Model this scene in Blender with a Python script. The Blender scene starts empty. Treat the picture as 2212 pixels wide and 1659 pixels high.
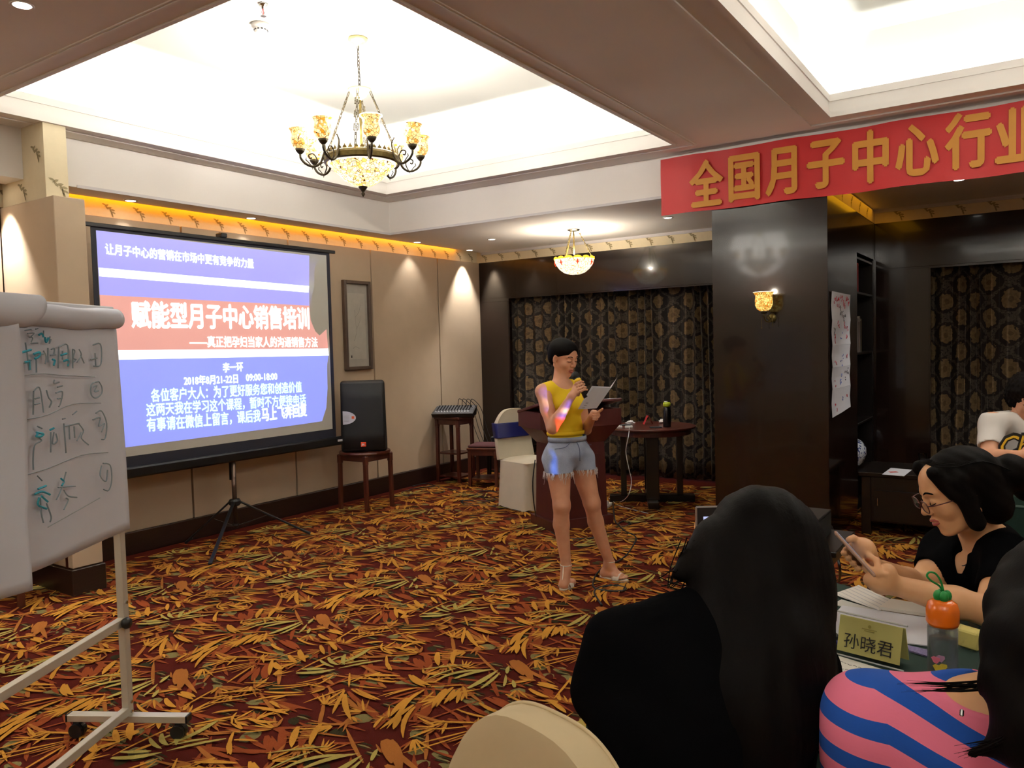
# Hotel function room: a trainee reads beside a projection screen, others sit at a table.
import bpy, math, random
import numpy as np
from mathutils import Vector, Matrix
random.seed(7)
S = bpy.context.scene
COL = S.collection

# ------------------------------------------------------------------ camera
FPX = 1699.93
YAW, PITCH, ROLL = math.radians(33.73074), math.radians(-2.71731), math.radians(-1.49397)
CAMP = np.array([5.914, -8.172, 1.55])
def cam_axes():
    cy, sy, cp, sp = math.cos(YAW), math.sin(YAW), math.cos(PITCH), math.sin(PITCH)
    f = np.array([-sy*cp, cy*cp, sp]); r = np.array([cy, sy, 0.0]); u = np.cross(r, f)
    r2 = math.cos(ROLL)*r + math.sin(ROLL)*u; u2 = -math.sin(ROLL)*r + math.cos(ROLL)*u
    return r2, u2, f
CR, CU, CF = cam_axes()
cam = bpy.data.objects.new('camera', bpy.data.cameras.new('camera')); COL.objects.link(cam)
cam.matrix_world = Matrix(((CR[0], CU[0], -CF[0], CAMP[0]), (CR[1], CU[1], -CF[1], CAMP[1]), (CR[2], CU[2], -CF[2], CAMP[2]), (0, 0, 0, 1)))
cam.data.sensor_fit = 'HORIZONTAL'; cam.data.sensor_width = 36.0; cam.data.lens = FPX/2212*36
cam.data.clip_start = 0.05
S.camera = cam
# surveying helpers: photograph measurement -> point in the room (plus a known depth or plane)
def ray(x, y): return (x-1106)/FPX*CR - (y-829.5)/FPX*CU + CF
def at(x, y, d): return CAMP + ray(x, y)*d
def onz(x, y, z): d = ray(x, y); return CAMP + d*((z-CAMP[2])/d[2])
def onx(x, y, X): d = ray(x, y); return CAMP + d*((X-CAMP[0])/d[0])
def ony(x, y, Y): d = ray(x, y); return CAMP + d*((Y-CAMP[1])/d[1])
RH = np.array([math.cos(YAW), math.sin(YAW), 0.0])      # room direction that runs to the photograph's right
NH = np.array([math.sin(YAW), -math.cos(YAW), 0.0])     # towards the photographer
UZ = np.array([0, 0, 1.0])

# ------------------------------------------------------------------ world, light, exposure
def lin(c): return tuple(((v/255)/12.92 if v/255 <= .04045 else (((v/255)+.055)/1.055)**2.4) for v in c)
S.view_settings.view_transform = 'Standard'; S.view_settings.look = 'None'
S.view_settings.gamma = 1; S.view_settings.use_curve_mapping = False
EV = .9
S.view_settings.exposure = EV
EK = 2**-EV            # keeps self-lit things at their own brightness
W = bpy.data.worlds.new('world'); S.world = W; W.use_nodes = True
W.node_tree.nodes['Background'].inputs[0].default_value = (1, .95, .9, 1)
W.node_tree.nodes['Background'].inputs[1].default_value = 0.02
S.cycles.use_denoising = True
S.cycles.max_bounces = 8; S.cycles.diffuse_bounces = 4; S.cycles.glossy_bounces = 3
S.cycles.transmission_bounces = 6; S.cycles.transparent_max_bounces = 8
S.cycles.sample_clamp_indirect = 4.0; S.cycles.caustics_reflective = False; S.cycles.caustics_refractive = False
def light(kind, name, loc, energy, color=(1, 1, 1), size=.05, **k):
    l = bpy.data.lights.new(name, kind); l.energy = energy; l.color = color
    o = bpy.data.objects.new(name, l); COL.objects.link(o); o.location = loc
    if kind in ('POINT', 'SPOT'): l.shadow_soft_size = size
    for a, v in k.items(): setattr(l, a, v)
    return o
def aim(o, tgt):
    o.rotation_euler = (Vector(tgt)-Vector(o.location)).to_track_quat('-Z', 'Y').to_euler()
def area(name, loc, tgt, sx, sy, energy, color):
    o = light('AREA', name, loc, energy, color); o.data.shape = 'RECTANGLE'; o.data.size = sx; o.data.size_y = sy
    aim(o, tgt); return o
ZL, ZM, ZT, ZP = 2.747, 3.081, 3.65, 2.62         # low soffit, beams, tray ceiling, panel top
TRAYS = [(.59, 3.59, -5.96, -2.33), (4.70, 8.20, -5.96, -2.33), (.59, 3.59, -10.9, -7.3), (4.70, 8.20, -10.9, -7.3)]
COVE = (1.0, .99, .96)
E_COVE, E_BULB, E_SPOT = 19.0, 9.0, 32.0
for i, (x0, x1, y0, y1) in enumerate(TRAYS):
    z = 3.16; cx, cy = (x0+x1)/2, (y0+y1)/2
    k = 1.0 if i == 0 else .8
    for (px, py, sx, tx, ty) in ((x0-.075, cy, y1-y0, x0+.15, cy), (x1+.075, cy, y1-y0, x1-.15, cy), (cx, y0-.075, x1-x0, cx, y0+.15), (cx, y1+.075, x1-x0, cx, y1-.15)):
        o = light('AREA', 'cove_light', (px, py, z), E_COVE*sx*k, COVE); o.data.shape = 'RECTANGLE'
        o.data.size = sx; o.data.size_y = .05
        up = Vector((tx-px, ty-py, .9)).normalized()
        along = Vector((0, 1, 0)) if sx == y1-y0 and abs(tx-px) > .01 else Vector((1, 0, 0))
        zax = -up; yax = zax.cross(along).normalized()
        o.matrix_world = Matrix(((along.x, yax.x, zax.x, px), (along.y, yax.y, zax.y, py), (along.z, yax.z, zax.z, z), (0, 0, 0, 1)))

# ------------------------------------------------------------------ building helpers
def tag(o, label=None, cat=None, group=None, kind=None):
    if label: o['label'] = label
    if cat: o['category'] = cat
    if group: o['group'] = group
    if kind: o['kind'] = kind
    return o
def thing(name, loc, label, cat, group=None, rz=0):
    o = bpy.data.objects.new(name, None); COL.objects.link(o); o.location = tuple(loc); o.rotation_euler = (0, 0, rz)
    o.empty_display_size = .1
    return tag(o, label, cat, group)
def link(name, me, mat, parent=None, world=True, smooth=False):
    if mat is not None: me.materials.append(mat)
    if smooth: me.polygons.foreach_set('use_smooth', [True]*len(me.polygons))
    o = bpy.data.objects.new(name, me); COL.objects.link(o)
    if parent is not None:
        o.parent = parent
        if world:
            off = Vector((0, 0, 0)); p = parent
            while p is not None: off += Vector(p.location); p = p.parent
            me.transform(Matrix.Translation(-off))
    return o
def basis(z):
    z = np.array(z, float); z = z/np.linalg.norm(z)
    a = np.array([0, 0, 1.0]) if abs(z[2]) < .9 else np.array([1.0, 0, 0])
    x = np.cross(a, z); x /= np.linalg.norm(x)
    return x, np.cross(z, x), z
class MB:
    def __init__(s): s.v = []; s.f = []
    def add(s, v, f):
        n = len(s.v); s.v += [tuple(map(float, p)) for p in v]; s.f += [tuple(i+n for i in q) for q in f]; return s
    def box(s, x0, x1, y0, y1, z0, z1, bev=0):
        if bev:
            b = min(bev, (x1-x0)/2.01, (y1-y0)/2.01, (z1-z0)/2.01); V = []
            for sx in (0, 1):
                for sy in (0, 1):
                    for sz in (0, 1):
                        X, Y, Z = (x0, x1)[sx], (y0, y1)[sy], (z0, z1)[sz]
                        dx, dy, dz = (b, -b)[sx], (b, -b)[sy], (b, -b)[sz]
                        V += [(X, Y+dy, Z+dz), (X+dx, Y, Z+dz), (X+dx, Y+dy, Z)]
            I = lambda a, c, d, k: (a*4+c*2+d)*3+k
            F = [(I(0,0,0,0), I(0,0,1,0), I(0,1,1,0), I(0,1,0,0)), (I(1,0,0,0), I(1,1,0,0), I(1,1,1,0), I(1,0,1,0)),
                 (I(0,0,0,1), I(1,0,0,1), I(1,0,1,1), I(0,0,1,1)), (I(0,1,0,1), I(0,1,1,1), I(1,1,1,1), I(1,1,0,1)),
                 (I(0,0,0,2), I(0,1,0,2), I(1,1,0,2), I(1,0,0,2)), (I(0,0,1,2), I(1,0,1,2), I(1,1,1,2), I(0,1,1,2))]
            for a in (0, 1):
                for c in (0, 1):
                    F += [(I(a,c,0,0), I(a,c,1,0), I(a,c,1,1), I(a,c,0,1)), (I(a,0,c,0), I(a,1,c,0), I(a,1,c,2), I(a,0,c,2)), (I(0,a,c,1), I(1,a,c,1), I(1,a,c,2), I(0,a,c,2))]
                    for d in (0, 1): F.append((I(a,c,d,0), I(a,c,d,1), I(a,c,d,2)))
            return s.add(V, F)
        V = [(x, y, z) for x in (x0, x1) for y in (y0, y1) for z in (z0, z1)]
        return s.add(V, [(0,1,3,2), (4,6,7,5), (0,4,5,1), (2,3,7,6), (0,2,6,4), (1,5,7,3)])
    def obox(s, c, ax, ay, az, hx, hy, hz, bev=0):
        m = MB().box(-hx, hx, -hy, hy, -hz, hz, bev); c = np.array(c, float)
        return s.add([c+np.array(ax)*p[0]+np.array(ay)*p[1]+np.array(az)*p[2] for p in m.v], m.f)
    def bar(s, a, b, w, h=None, bev=.002, up=(0, 0, 1)):
        a = np.array(a, float); b = np.array(b, float); d = b-a; L = np.linalg.norm(d); d /= L
        u = np.array(up, float); x = np.cross(d, u)
        if np.linalg.norm(x) < 1e-3: x = np.cross(d, np.array([1.0, 0, 0]))
        x /= np.linalg.norm(x); u = np.cross(x, d)
        return s.obox((a+b)/2, x, d, u, w/2, L/2, (h or w)/2, bev)
    def cyl(s, a, b, r1, r2=None, n=16, caps=True):
        r2 = r1 if r2 is None else r2; a = np.array(a, float); b = np.array(b, float); x, y, z = basis(b-a); V = []
        for i in range(n):
            t = 2*math.pi*i/n; d = x*math.cos(t)+y*math.sin(t); V += [a+d*r1, b+d*r2]
        F = [(2*i, 2*((i+1) % n), 2*((i+1) % n)+1, 2*i+1) for i in range(n)]
        if caps: F += [tuple(range(2*n-2, -1, -2)), tuple(range(1, 2*n, 2))]
        return s.add(V, F)
    def lathe(s, prof, c=(0, 0, 0), n=24, ax=None, closed=False, wob=None):
        x, y, z = ax if ax else (np.array([1.0, 0, 0]), np.array([0, 1.0, 0]), np.array([0, 0, 1.0]))
        c = np.array(c, float); m = len(prof); V = []
        for i in range(n):
            t = 2*math.pi*i/n; d = x*math.cos(t)+y*math.sin(t)
            for r, h in prof: V.append(c+d*(r*(1+(wob(t, h) if wob else 0)))+z*h)
        F = [(i*m+j, ((i+1) % n)*m+j, ((i+1) % n)*m+j+1, i*m+j+1) for i in range(n) for j in range(m-1)]
        if prof[0][0] > 1e-5 and closed: F.append(tuple(i*m for i in range(n-1, -1, -1)))
        if prof[-1][0] > 1e-5 and closed: F.append(tuple(i*m+m-1 for i in range(n)))
        return s.add(V, F)
    def tube(s, pts, r, n=8, closed=False):
        P = [np.array(p, float) for p in pts]; m = len(P); rr = r if hasattr(r, '__len__') else [r]*m
        T = [(P[(i+1) % m]-P[i-1]) if closed else (P[min(i+1, m-1)]-P[max(i-1, 0)]) for i in range(m)]
        x, y, z = basis(T[0]); V = []
        for i in range(m):
            t = T[i]/max(np.linalg.norm(T[i]), 1e-9); x = x-t*np.dot(x, t); x /= max(np.linalg.norm(x), 1e-9); y = np.cross(t, x)
            for k in range(n):
                a = 2*math.pi*k/n; V.append(P[i]+(x*math.cos(a)+y*math.sin(a))*rr[i])
        F = [(i*n+k, i*n+(k+1) % n, ((i+1) % m)*n+(k+1) % n, ((i+1) % m)*n+k) for i in range(m if closed else m-1) for k in range(n)]
        if not closed: F += [tuple(range(n-1, -1, -1)), tuple((m-1)*n+k for k in range(n))]
        return s.add(V, F)
    def ball(s, c, r, n=16, ax=None):
        r = r if hasattr(r, '__len__') else (r, r, r); X, Y, Z = ax if ax else (np.array([1.0, 0, 0]), np.array([0, 1.0, 0]), UZ)
        c = np.array(c, float); m = n//2; V = [c-Z*r[2]]
        for j in range(1, m):
            a = math.pi*j/m
            for i in range(n):
                t = 2*math.pi*i/n; V.append(c+X*(r[0]*math.sin(a)*math.cos(t))+Y*(r[1]*math.sin(a)*math.sin(t))-Z*(r[2]*math.cos(a)))
        V.append(c+Z*r[2]); F = []
        for i in range(n):
            k = (i+1) % n; F.append((0, 1+k, 1+i)); F.append((len(V)-1, 1+(m-2)*n+i, 1+(m-2)*n+k))
            for j in range(m-2): F.append((1+j*n+i, 1+j*n+k, 1+(j+1)*n+k, 1+(j+1)*n+i))
        return s.add(V, F)
    def poly(s, pts, off):
        # flat outline extruded by the vector off
        n = len(pts); P = [np.array(p, float) for p in pts]; off = np.array(off, float)
        return s.add(P+[p+off for p in P], [tuple(range(n-1, -1, -1)), tuple(range(n, 2*n))]+[(i, (i+1) % n, n+(i+1) % n, n+i) for i in range(n)])
    def sheet(s, fn, nu, nv):
        V = [fn(i/nu, j/nv) for i in range(nu+1) for j in range(nv+1)]
        return s.add(V, [(i*(nv+1)+j, (i+1)*(nv+1)+j, (i+1)*(nv+1)+j+1, i*(nv+1)+j+1) for i in range(nu) for j in range(nv)])
    def mesh(s, name='m'):
        me = bpy.data.meshes.new(name); me.from_pydata(s.v, [], s.f); me.update(); return me
    def build(s, name, mat, parent=None, smooth=False, world=True, **k):
        o = link(name, s.mesh(name), mat, parent, world, smooth)
        if k: tag(o, **k)
        return o
def solid(o, t, off=0):
    m = o.modifiers.new('solid', 'SOLIDIFY'); m.thickness = t; m.offset = off; return o
def curve_pts(P, n=8, closed=False):
    # Catmull-Rom through the points
    P = [np.array(p, float) for p in P]; out = []; m = len(P)
    for i in range(m if closed else m-1):
        a, b, c, d = (P[i-1] if (i or closed) else P[0]), P[i], P[(i+1) % m], (P[(i+2) % m] if (closed or i+2 < m) else P[-1])
        for k in range(n):
            t = k/n; out.append(.5*((2*b)+(c-a)*t+(2*a-5*b+4*c-d)*t*t+(3*b-a-3*c+d)*t**3))
    if not closed: out.append(P[-1])
    return out
def text(body, name, size, origin, right, up, mat, parent, off=0.0, bold=0.0, extrude=.0006, align='LEFT', width=None, sx=1.0, shear=0):
    c = bpy.data.curves.new(name, 'FONT'); c.body = body; c.size = size; c.offset = off; c.extrude = extrude
    c.align_x = align; c.resolution_u = 2
    if shear: c.shear = shear
    t = bpy.data.objects.new(name+'_tmp', c); COL.objects.link(t); bpy.context.view_layer.update()
    me = bpy.data.meshes.new_from_object(t.evaluated_get(bpy.context.evaluated_depsgraph_get()))
    bpy.data.objects.remove(t); bpy.data.curves.remove(c)
    me.name = name
    right = np.array(right, float); up = np.array(up, float); n = np.cross(right, up)
    if width:
        xs = [v.co.x for v in me.vertices]; w = max(xs)-min(xs); sx = width/w
        if align == 'LEFT': origin = np.array(origin)-right*min(xs)*sx
    M = Matrix(((right[0]*sx, up[0], n[0], origin[0]), (right[1]*sx, up[1], n[1], origin[1]), (right[2]*sx, up[2], n[2], origin[2]), (0, 0, 0, 1)))
    if bold:                       # heavier face: the glyphs doubled with tiny shifts
        mb = MB(); vs = [v.co.copy() for v in me.vertices]; fs = [tuple(p.vertices) for p in me.polygons]
        for i, (dx, dy) in enumerate(((-bold, 0), (bold, 0), (0, bold), (0, -bold))): mb.add([(v.x+dx/sx, v.y+dy, v.z+i*.00004) for v in vs], fs)
        me = mb.mesh(name)
    me.transform(M); me.materials.clear()
    return link(name, me, mat, parent)

# ------------------------------------------------------------------ materials
class NT:
    def __init__(s, name):
        s.m = bpy.data.materials.new(name); s.m.use_nodes = True; s.t = s.m.node_tree; s.b = s.t.nodes['Principled BSDF']
    def n(s, typ, ins=None, **k):
        o = s.t.nodes.new(typ)
        for a, v in k.items(): setattr(o, a, v)
        for a, v in (ins or {}).items():
            if isinstance(v, bpy.types.NodeSocket): s.t.links.new(v, o.inputs[a])
            else: o.inputs[a].default_value = v
        return o
    def mth(s, op, a, b=None, c=None):
        o = s.t.nodes.new('ShaderNodeMath'); o.operation = op
        for i, v in enumerate((a, b, c)):
            if v is None: continue
            if isinstance(v, bpy.types.NodeSocket): s.t.links.new(v, o.inputs[i])
            else: o.inputs[i].default_value = v
        return o.outputs[0]
    def mix(s, f, a, b):
        o = s.t.nodes.new('ShaderNodeMix'); o.data_type = 'RGBA'
        for i, v in ((0, f), (6, a), (7, b)):
            if isinstance(v, bpy.types.NodeSocket): s.t.links.new(v, o.inputs[i])
            else: o.inputs[i].default_value = v if i == 0 else (*v, 1)[:4]
        return o.outputs[2]
    def set(s, **k):
        names = {'col': 'Base Color', 'rough': 'Roughness', 'metal': 'Metallic', 'ecol': 'Emission Color', 'estr': 'Emission Strength', 'alpha': 'Alpha', 'trans': 'Transmission Weight', 'ior': 'IOR', 'spec': 'Specular IOR Level', 'coat': 'Coat Weight', 'sheen': 'Sheen Weight', 'norm': 'Normal', 'sss': 'Subsurface Weight', 'crough': 'Coat Roughness'}
        for a, v in k.items():
            i = s.b.inputs[names[a]]
            if isinstance(v, bpy.types.NodeSocket): s.t.links.new(v, i)
            else: i.default_value = (*v, 1) if a in ('col', 'ecol') else v
        return s
    def obj(s): return s.n('ShaderNodeTexCoord').outputs['Object']
    def noise(s, scale, detail=2, vec=None, rough=.5, dist=0):
        return s.n('ShaderNodeTexNoise', {'Scale': scale, 'Detail': detail, 'Roughness': rough, 'Distortion': dist, 'Vector': vec if vec is not None else s.obj()})
    def bump(s, h, strength=.3, dist=.002):
        o = s.n('ShaderNodeBump', {'Height': h, 'Strength': strength, 'Distance': dist}); s.set(norm=o.outputs[0]); return s
def M_(name, col, rough=.6, metal=0, var=.08, scale=12, bump=0, bscale=None, bdist=.002, stretch=None, **k):
    m = NT(name); c = lin(col); v = m.obj()
    if stretch: v = m.n('ShaderNodeMapping', {'Vector': v, 'Scale': stretch}).outputs[0]
    nz = m.noise(scale, 3, v)
    d = tuple(max(0, x*(1-var*2)) for x in c); e = tuple(min(1, x*(1+var)) for x in c)
    m.set(col=m.mix(nz.outputs[0], d, e), rough=rough, metal=metal, **k)
    if bump:
        b = m.noise(bscale or scale*6, 3, v); m.bump(b.outputs[0], bump, bdist)
    return m.m
def EM(name, col, strength, base=None):
    m = NT(name); m.set(col=base or lin(col), ecol=lin(col), estr=strength*EK, rough=.5); return m.m
white_paint = M_('ceiling_paint', (232, 227, 222), .9, var=.02, scale=3)
tray_paint = M_('tray_paint', (212, 212, 206), .9, var=.01, scale=3)
fascia_paint = M_('fascia_paint', (206, 202, 204), .85, var=.02, scale=3)
cream_paper = M_('wallpaper', (226, 212, 180), .9, var=.03, scale=30)
leaf_print_m = M_('leaf_print', (160, 146, 112), .9)
panel_m = M_('fabric_wall_panel', (196, 176, 152), .95, var=.05, scale=5, bump=.25, bscale=900, bdist=.0008)
joint_m = M_('bronze_joint', (82, 56, 38), .5, var=.2)
dark_base = M_('dark_wood_skirting', (44, 27, 22), .35, var=.3, scale=8, stretch=(1, 1, 12))
def wood(name, a, b, rough=.15, coat=.5, scale=3, stretch=(6, 6, .6)):
    m = NT(name); v = m.n('ShaderNodeMapping', {'Vector': m.obj(), 'Scale': stretch}).outputs[0]
    nz = m.noise(scale, 5, v, .6, 1.2)
    m.set(col=m.mix(nz.outputs[0], lin(a), lin(b)), rough=rough, coat=coat, crough=.05); return m.m
lacquer = wood('lacquered_dark_veneer', (17, 9, 7), (34, 20, 15), .16, .30)
lacquer_h = wood('lacquered_dark_veneer_plain', (16, 9, 7), (32, 19, 15), .17, .30, stretch=(.6, .6, 5))
redwood = wood('red_brown_wood', (52, 20, 16), (92, 40, 28), .35, .2)
maroon_wood = wood('maroon_lectern_wood', (60, 20, 20), (84, 32, 30), .4, .1)
blackwood = wood('black_brown_wood', (9, 6, 5), (20, 12, 10), .3, .15)
black_pl = M_('black_plastic', (22, 22, 25), .45, var=.1)
black_m = M_('black_metal', (26, 26, 28), .35, metal=.3, var=.1)
chrome = M_('chrome', (200, 200, 200), .2, metal=1, var=.03)
alu = M_('painted_aluminium', (206, 200, 186), .4, metal=.25, var=.03)
brass = M_('aged_brass', (108, 94, 52), .4, metal=.7, var=.4, scale=40)
brass_dark = M_('dark_bronze', (66, 58, 42), .45, metal=.6, var=.4, scale=60)
ivory_brass = M_('ivory_gilt', (206, 196, 140), .4, metal=.2, var=.2, scale=60)
paper = M_('paper', (214, 217, 228), .85, var=.02)
paper_y = M_('lined_paper', (232, 230, 222), .85, var=.02)
cloth_w = M_('white_chair_cover', (222, 212, 190), .95, var=.04, scale=10, bump=.2, bscale=500, bdist=.0006)
navy = M_('navy_satin', (22, 26, 92), .4, var=.1)
green_cloth = M_('green_tablecloth', (12, 44, 36), .9, var=.1, scale=20)
skin = NT('skin'); skin.set(col=skin.mix(skin.noise(18, 3).outputs[0], lin((196, 138, 108)), lin((224, 168, 136))), rough=.5, sss=.08)
skin.b.inputs['Subsurface Radius'].default_value = (.012, .005, .003); skin = skin.m
skin2 = NT('skin_warm'); skin2.set(col=skin2.mix(skin2.noise(18, 3).outputs[0], lin((214, 156, 112)), lin((236, 184, 138))), rough=.5, sss=.08)
skin2.b.inputs['Subsurface Radius'].default_value = (.012, .005, .003); skin2 = skin2.m
lip_m = M_('lips', (170, 84, 78), .4, var=.1)
hm = NT('black_hair'); hv = hm.n('ShaderNodeMapping', {'Vector': hm.obj(), 'Scale': (260, 260, 9)}).outputs[0]; hn = hm.noise(1, 3, hv)
hm.set(col=hm.mix(hn.outputs[0], lin((5, 4, 4)), lin((15, 11, 10))), rough=.6, spec=.06).bump(hn.outputs[0], .4, .001); hair_m = hm.m
black_cloth = M_('black_cloth', (9, 9, 11), .95, var=.2, scale=6, bump=.2, bscale=300, bdist=.001, spec=.02)
orange_led = EM('orange_display', (255, 170, 20), 3)
blue_led = EM('blue_indicator', (60, 90, 255), 4)
bulb_glow = EM('glowing_lamp_glass', (255, 246, 225), 6)
spot_glow = EM('downlight_lens', (255, 248, 235), 9)

# ------------------------------------------------------------------ setting: floor and ceiling
XR, YR = 9.3, -11.5
carpet_cols = {}
def carpet(name, c):
    m = NT(name); nz = m.noise(350, 2); nl = m.noise(3, 2)
    c = lin(c); f = m.mth('MULTIPLY', nz.outputs[0], nl.outputs[0])
    m.set(col=m.mix(m.mth('MULTIPLY', f, 1.6), tuple(x*.62 for x in c), tuple(min(1, x*1.25) for x in c)), rough=1.0, spec=.1)
    m.bump(nz.outputs[0], .5, .003); return m.m
for k, c in dict(D=(78, 22, 14), R=(138, 66, 32), G=(194, 136, 52), O=(122, 112, 70), K=(52, 46, 26), Y=(172, 154, 82), N=(160, 98, 44)).items():
    carpet_cols[k] = carpet('carpet_'+k.lower(), c)
floor = MB().box(-.1, XR, YR, .4, -.1, 0).build('floor', carpet_cols['D'], kind='structure', label='patterned carpet in red, gold and olive leaves')
def strokes():
    i1 = lambda x, y: (380+x/6.144, 1320+y/6.144)
    i2 = lambda x, y: (640+x/6.144, 1320+y/6.144)
    A = '''G640,1060 350,1150 90,1250 3;G640,1070 480,1170 320,1275 3.5;G640,1080 540,1250 480,1395 5;G650,1130 620,1280 730,1480 7;R690,1080 800,1210 960,1320 6;G730,1060 880,1160 1060,1210 4;R740,1040 900,1080 1120,1120 5;G780,1020 950,1040 1160,1055 3;O740,960 850,1010 1000,1020 4;R690,890 430,1020 180,1110 4;G500,870 350,990 180,1030 3;G500,850 250,950 0,985 3;G710,850 705,950 700,1040 3
G910,880 1150,870 1380,885 6;G750,920 1100,935 1500,915 2.5;G960,910 1160,975 1370,965 5;R830,935 1000,1010 1200,1020 6;R1150,1080 1400,1040 1700,1030 5;G1500,870 1560,980 1720,1030 6;G1600,1045 1350,1080 1080,1165 3;R1650,1050 1400,1130 1180,1190 4;R1680,1060 1450,1180 1210,1275 5;G1700,1070 1400,1250 1260,1420 5;G1480,1180 1330,1300 1250,1430 7;R1740,1100 1600,1300 1430,1520 7;G1820,1100 1750,1170 1660,1230 3;G1560,1270 1350,1420 1110,1600 6;G1380,1420 1330,1500 1290,1600 7;R1290,1300 1150,1430 1050,1590 9;R1780,1220 1740,1330 1700,1430 9;R1630,1350 1580,1420 1570,1490 5;G1990,1060 1880,1150 1800,1320 7;G2100,1070 2050,1160 1960,1260 6;G2180,1100 2150,1180 2130,1255 5;G1740,1035 1950,1030 2212,1000 2.5
R1570,640 1620,720 1680,780 8;R1710,580 1760,680 1790,780 8;G1880,570 1860,660 1890,750 8;R1990,540 1970,650 1980,750 8;G2120,540 2060,620 2080,740 7;G1640,800 1900,765 2212,765 2
Y320,680 380,740 500,770 5;Y430,640 450,720 560,740 6;Y650,600 600,680 640,740 6;Y970,530 800,650 560,730 7;Y1150,680 850,720 560,790 5;Y960,680 800,690 600,740 4;Y70,800 250,800 400,790 6;Y0,850 250,860 520,800 8;Y640,620 520,650 430,700 4;G400,720 300,760 200,790 5;G0,830 330,650 620,540 3
G1150,430 1000,430 880,460 5;G1120,490 950,520 700,560 4;Y980,525 880,570 780,640 4;G1150,450 1100,500 1160,560 3;G1200,620 1190,700 1230,810 4;G1300,500 1450,545 1640,530 6;R1200,430 1400,470 1620,520 6;G1250,400 1500,410 1730,465 6;R1350,360 1600,370 1800,430 7;G1290,340 1500,290 1830,290 4;G870,280 1050,260 1350,245 4;G900,330 1100,310 1330,265 3;G780,375 1000,350 1200,325 3;G1100,185 1260,185 1420,185 3;G1430,210 1700,215 1900,170 3;G1400,240 1650,235 1950,180 3;G1360,265 1600,280 1800,265 5;G1200,620 1400,620 1600,600 3;G1240,690 1350,680 1510,700 4;R1250,570 1400,580 1600,580 7;R1250,730 1400,790 1560,790 5;G1200,700 1210,760 1270,815 6;G510,415 640,340 800,240 2.5'''
    B = '''G680,630 900,640 1200,640 4;G990,520 1150,600 1420,600 4;G540,700 800,700 1030,670 3;G370,830 700,770 1060,700 3;G170,910 600,830 1060,710 2.5;G130,1280 330,1170 580,1030 3;G680,980 850,860 1050,740 3;R820,970 930,870 1090,750 7;R1020,940 1050,850 1110,760 7;R1180,910 1180,820 1200,720 9;G1280,680 1250,780 1240,880 6;G1310,710 1340,780 1400,800 9;R1350,660 1450,700 1470,780 8;G1500,610 1540,680 1610,720 7;G1640,540 1650,620 1720,700 8;G1390,630 1500,590 1670,530 2.5
G720,210 740,270 860,305 7;G300,410 500,350 740,320 2.5;G680,370 480,450 300,600 6;G550,430 380,540 130,700 5;G560,500 330,610 250,780 6;G0,690 60,640 170,590 4;R850,350 700,450 540,600 6;R760,340 500,430 380,530 5;G1090,320 950,370 790,500 6;G1160,330 1080,380 960,450 5;G1170,375 1130,410 1090,445 4;G860,310 1050,310 1250,295 2;R390,660 900,540 1480,380 2.5
Y880,150 1250,110 1400,110 3;Y1000,240 1250,150 1600,160 6;Y1160,240 1400,170 1650,150 7;Y1240,330 1450,260 1680,160 8;Y1380,330 1550,260 1690,180 5;Y850,250 1050,180 1300,130 3;G900,280 1050,220 1180,180 4;Y1640,310 1700,260 1740,200 4;Y1760,190 1790,150 1830,120 5;Y1750,320 1765,290 1780,250 5
G1610,380 1700,460 1890,480 4;R1700,350 1850,430 2050,430 5;G1900,330 1950,390 2060,410 7;R1150,460 1200,540 1350,580 6;G1270,460 1330,530 1450,555 6;R1380,400 1500,470 1620,530 7;R1460,400 1560,440 1640,510 6;G2040,440 2110,500 2130,550 7;G1920,480 1940,540 1970,600 6;R1800,520 1830,580 1880,640 6;G2010,290 2100,300 2212,340 6;G70,1100 160,1130 260,1170 7;G330,1180 480,1190 640,1185 3;G30,340 110,400 230,440 5;R30,470 80,560 110,600 9;D250,1060 300,1010 370,970 9;D400,1100 430,1040 450,990 10;R50,1250 150,1230 40,1130 8;N1900,60 1960,100 1930,200 14;N1960,60 2010,140 1990,250 10;N1880,210 1950,240 2030,250 8'''
    out = []
    for txt, fn in ((A, i2), (B, i1)):
        for s in txt.replace('\n', ';').split(';'):
            c = s[0]; q = s[1:].split(); P = [onz(*fn(*map(float, p.split(','))), 0)[:2] for p in q[:3]]
            out.append((c, P, float(q[3])*(.0034 if c in 'GY' else .0040)))
    return out
TX, TY = 1.36, .91
LAY = dict(O=.0003, K=.0005, R=.0008, D=.0010, N=.0012, G=.0014, Y=.0017)
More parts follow.
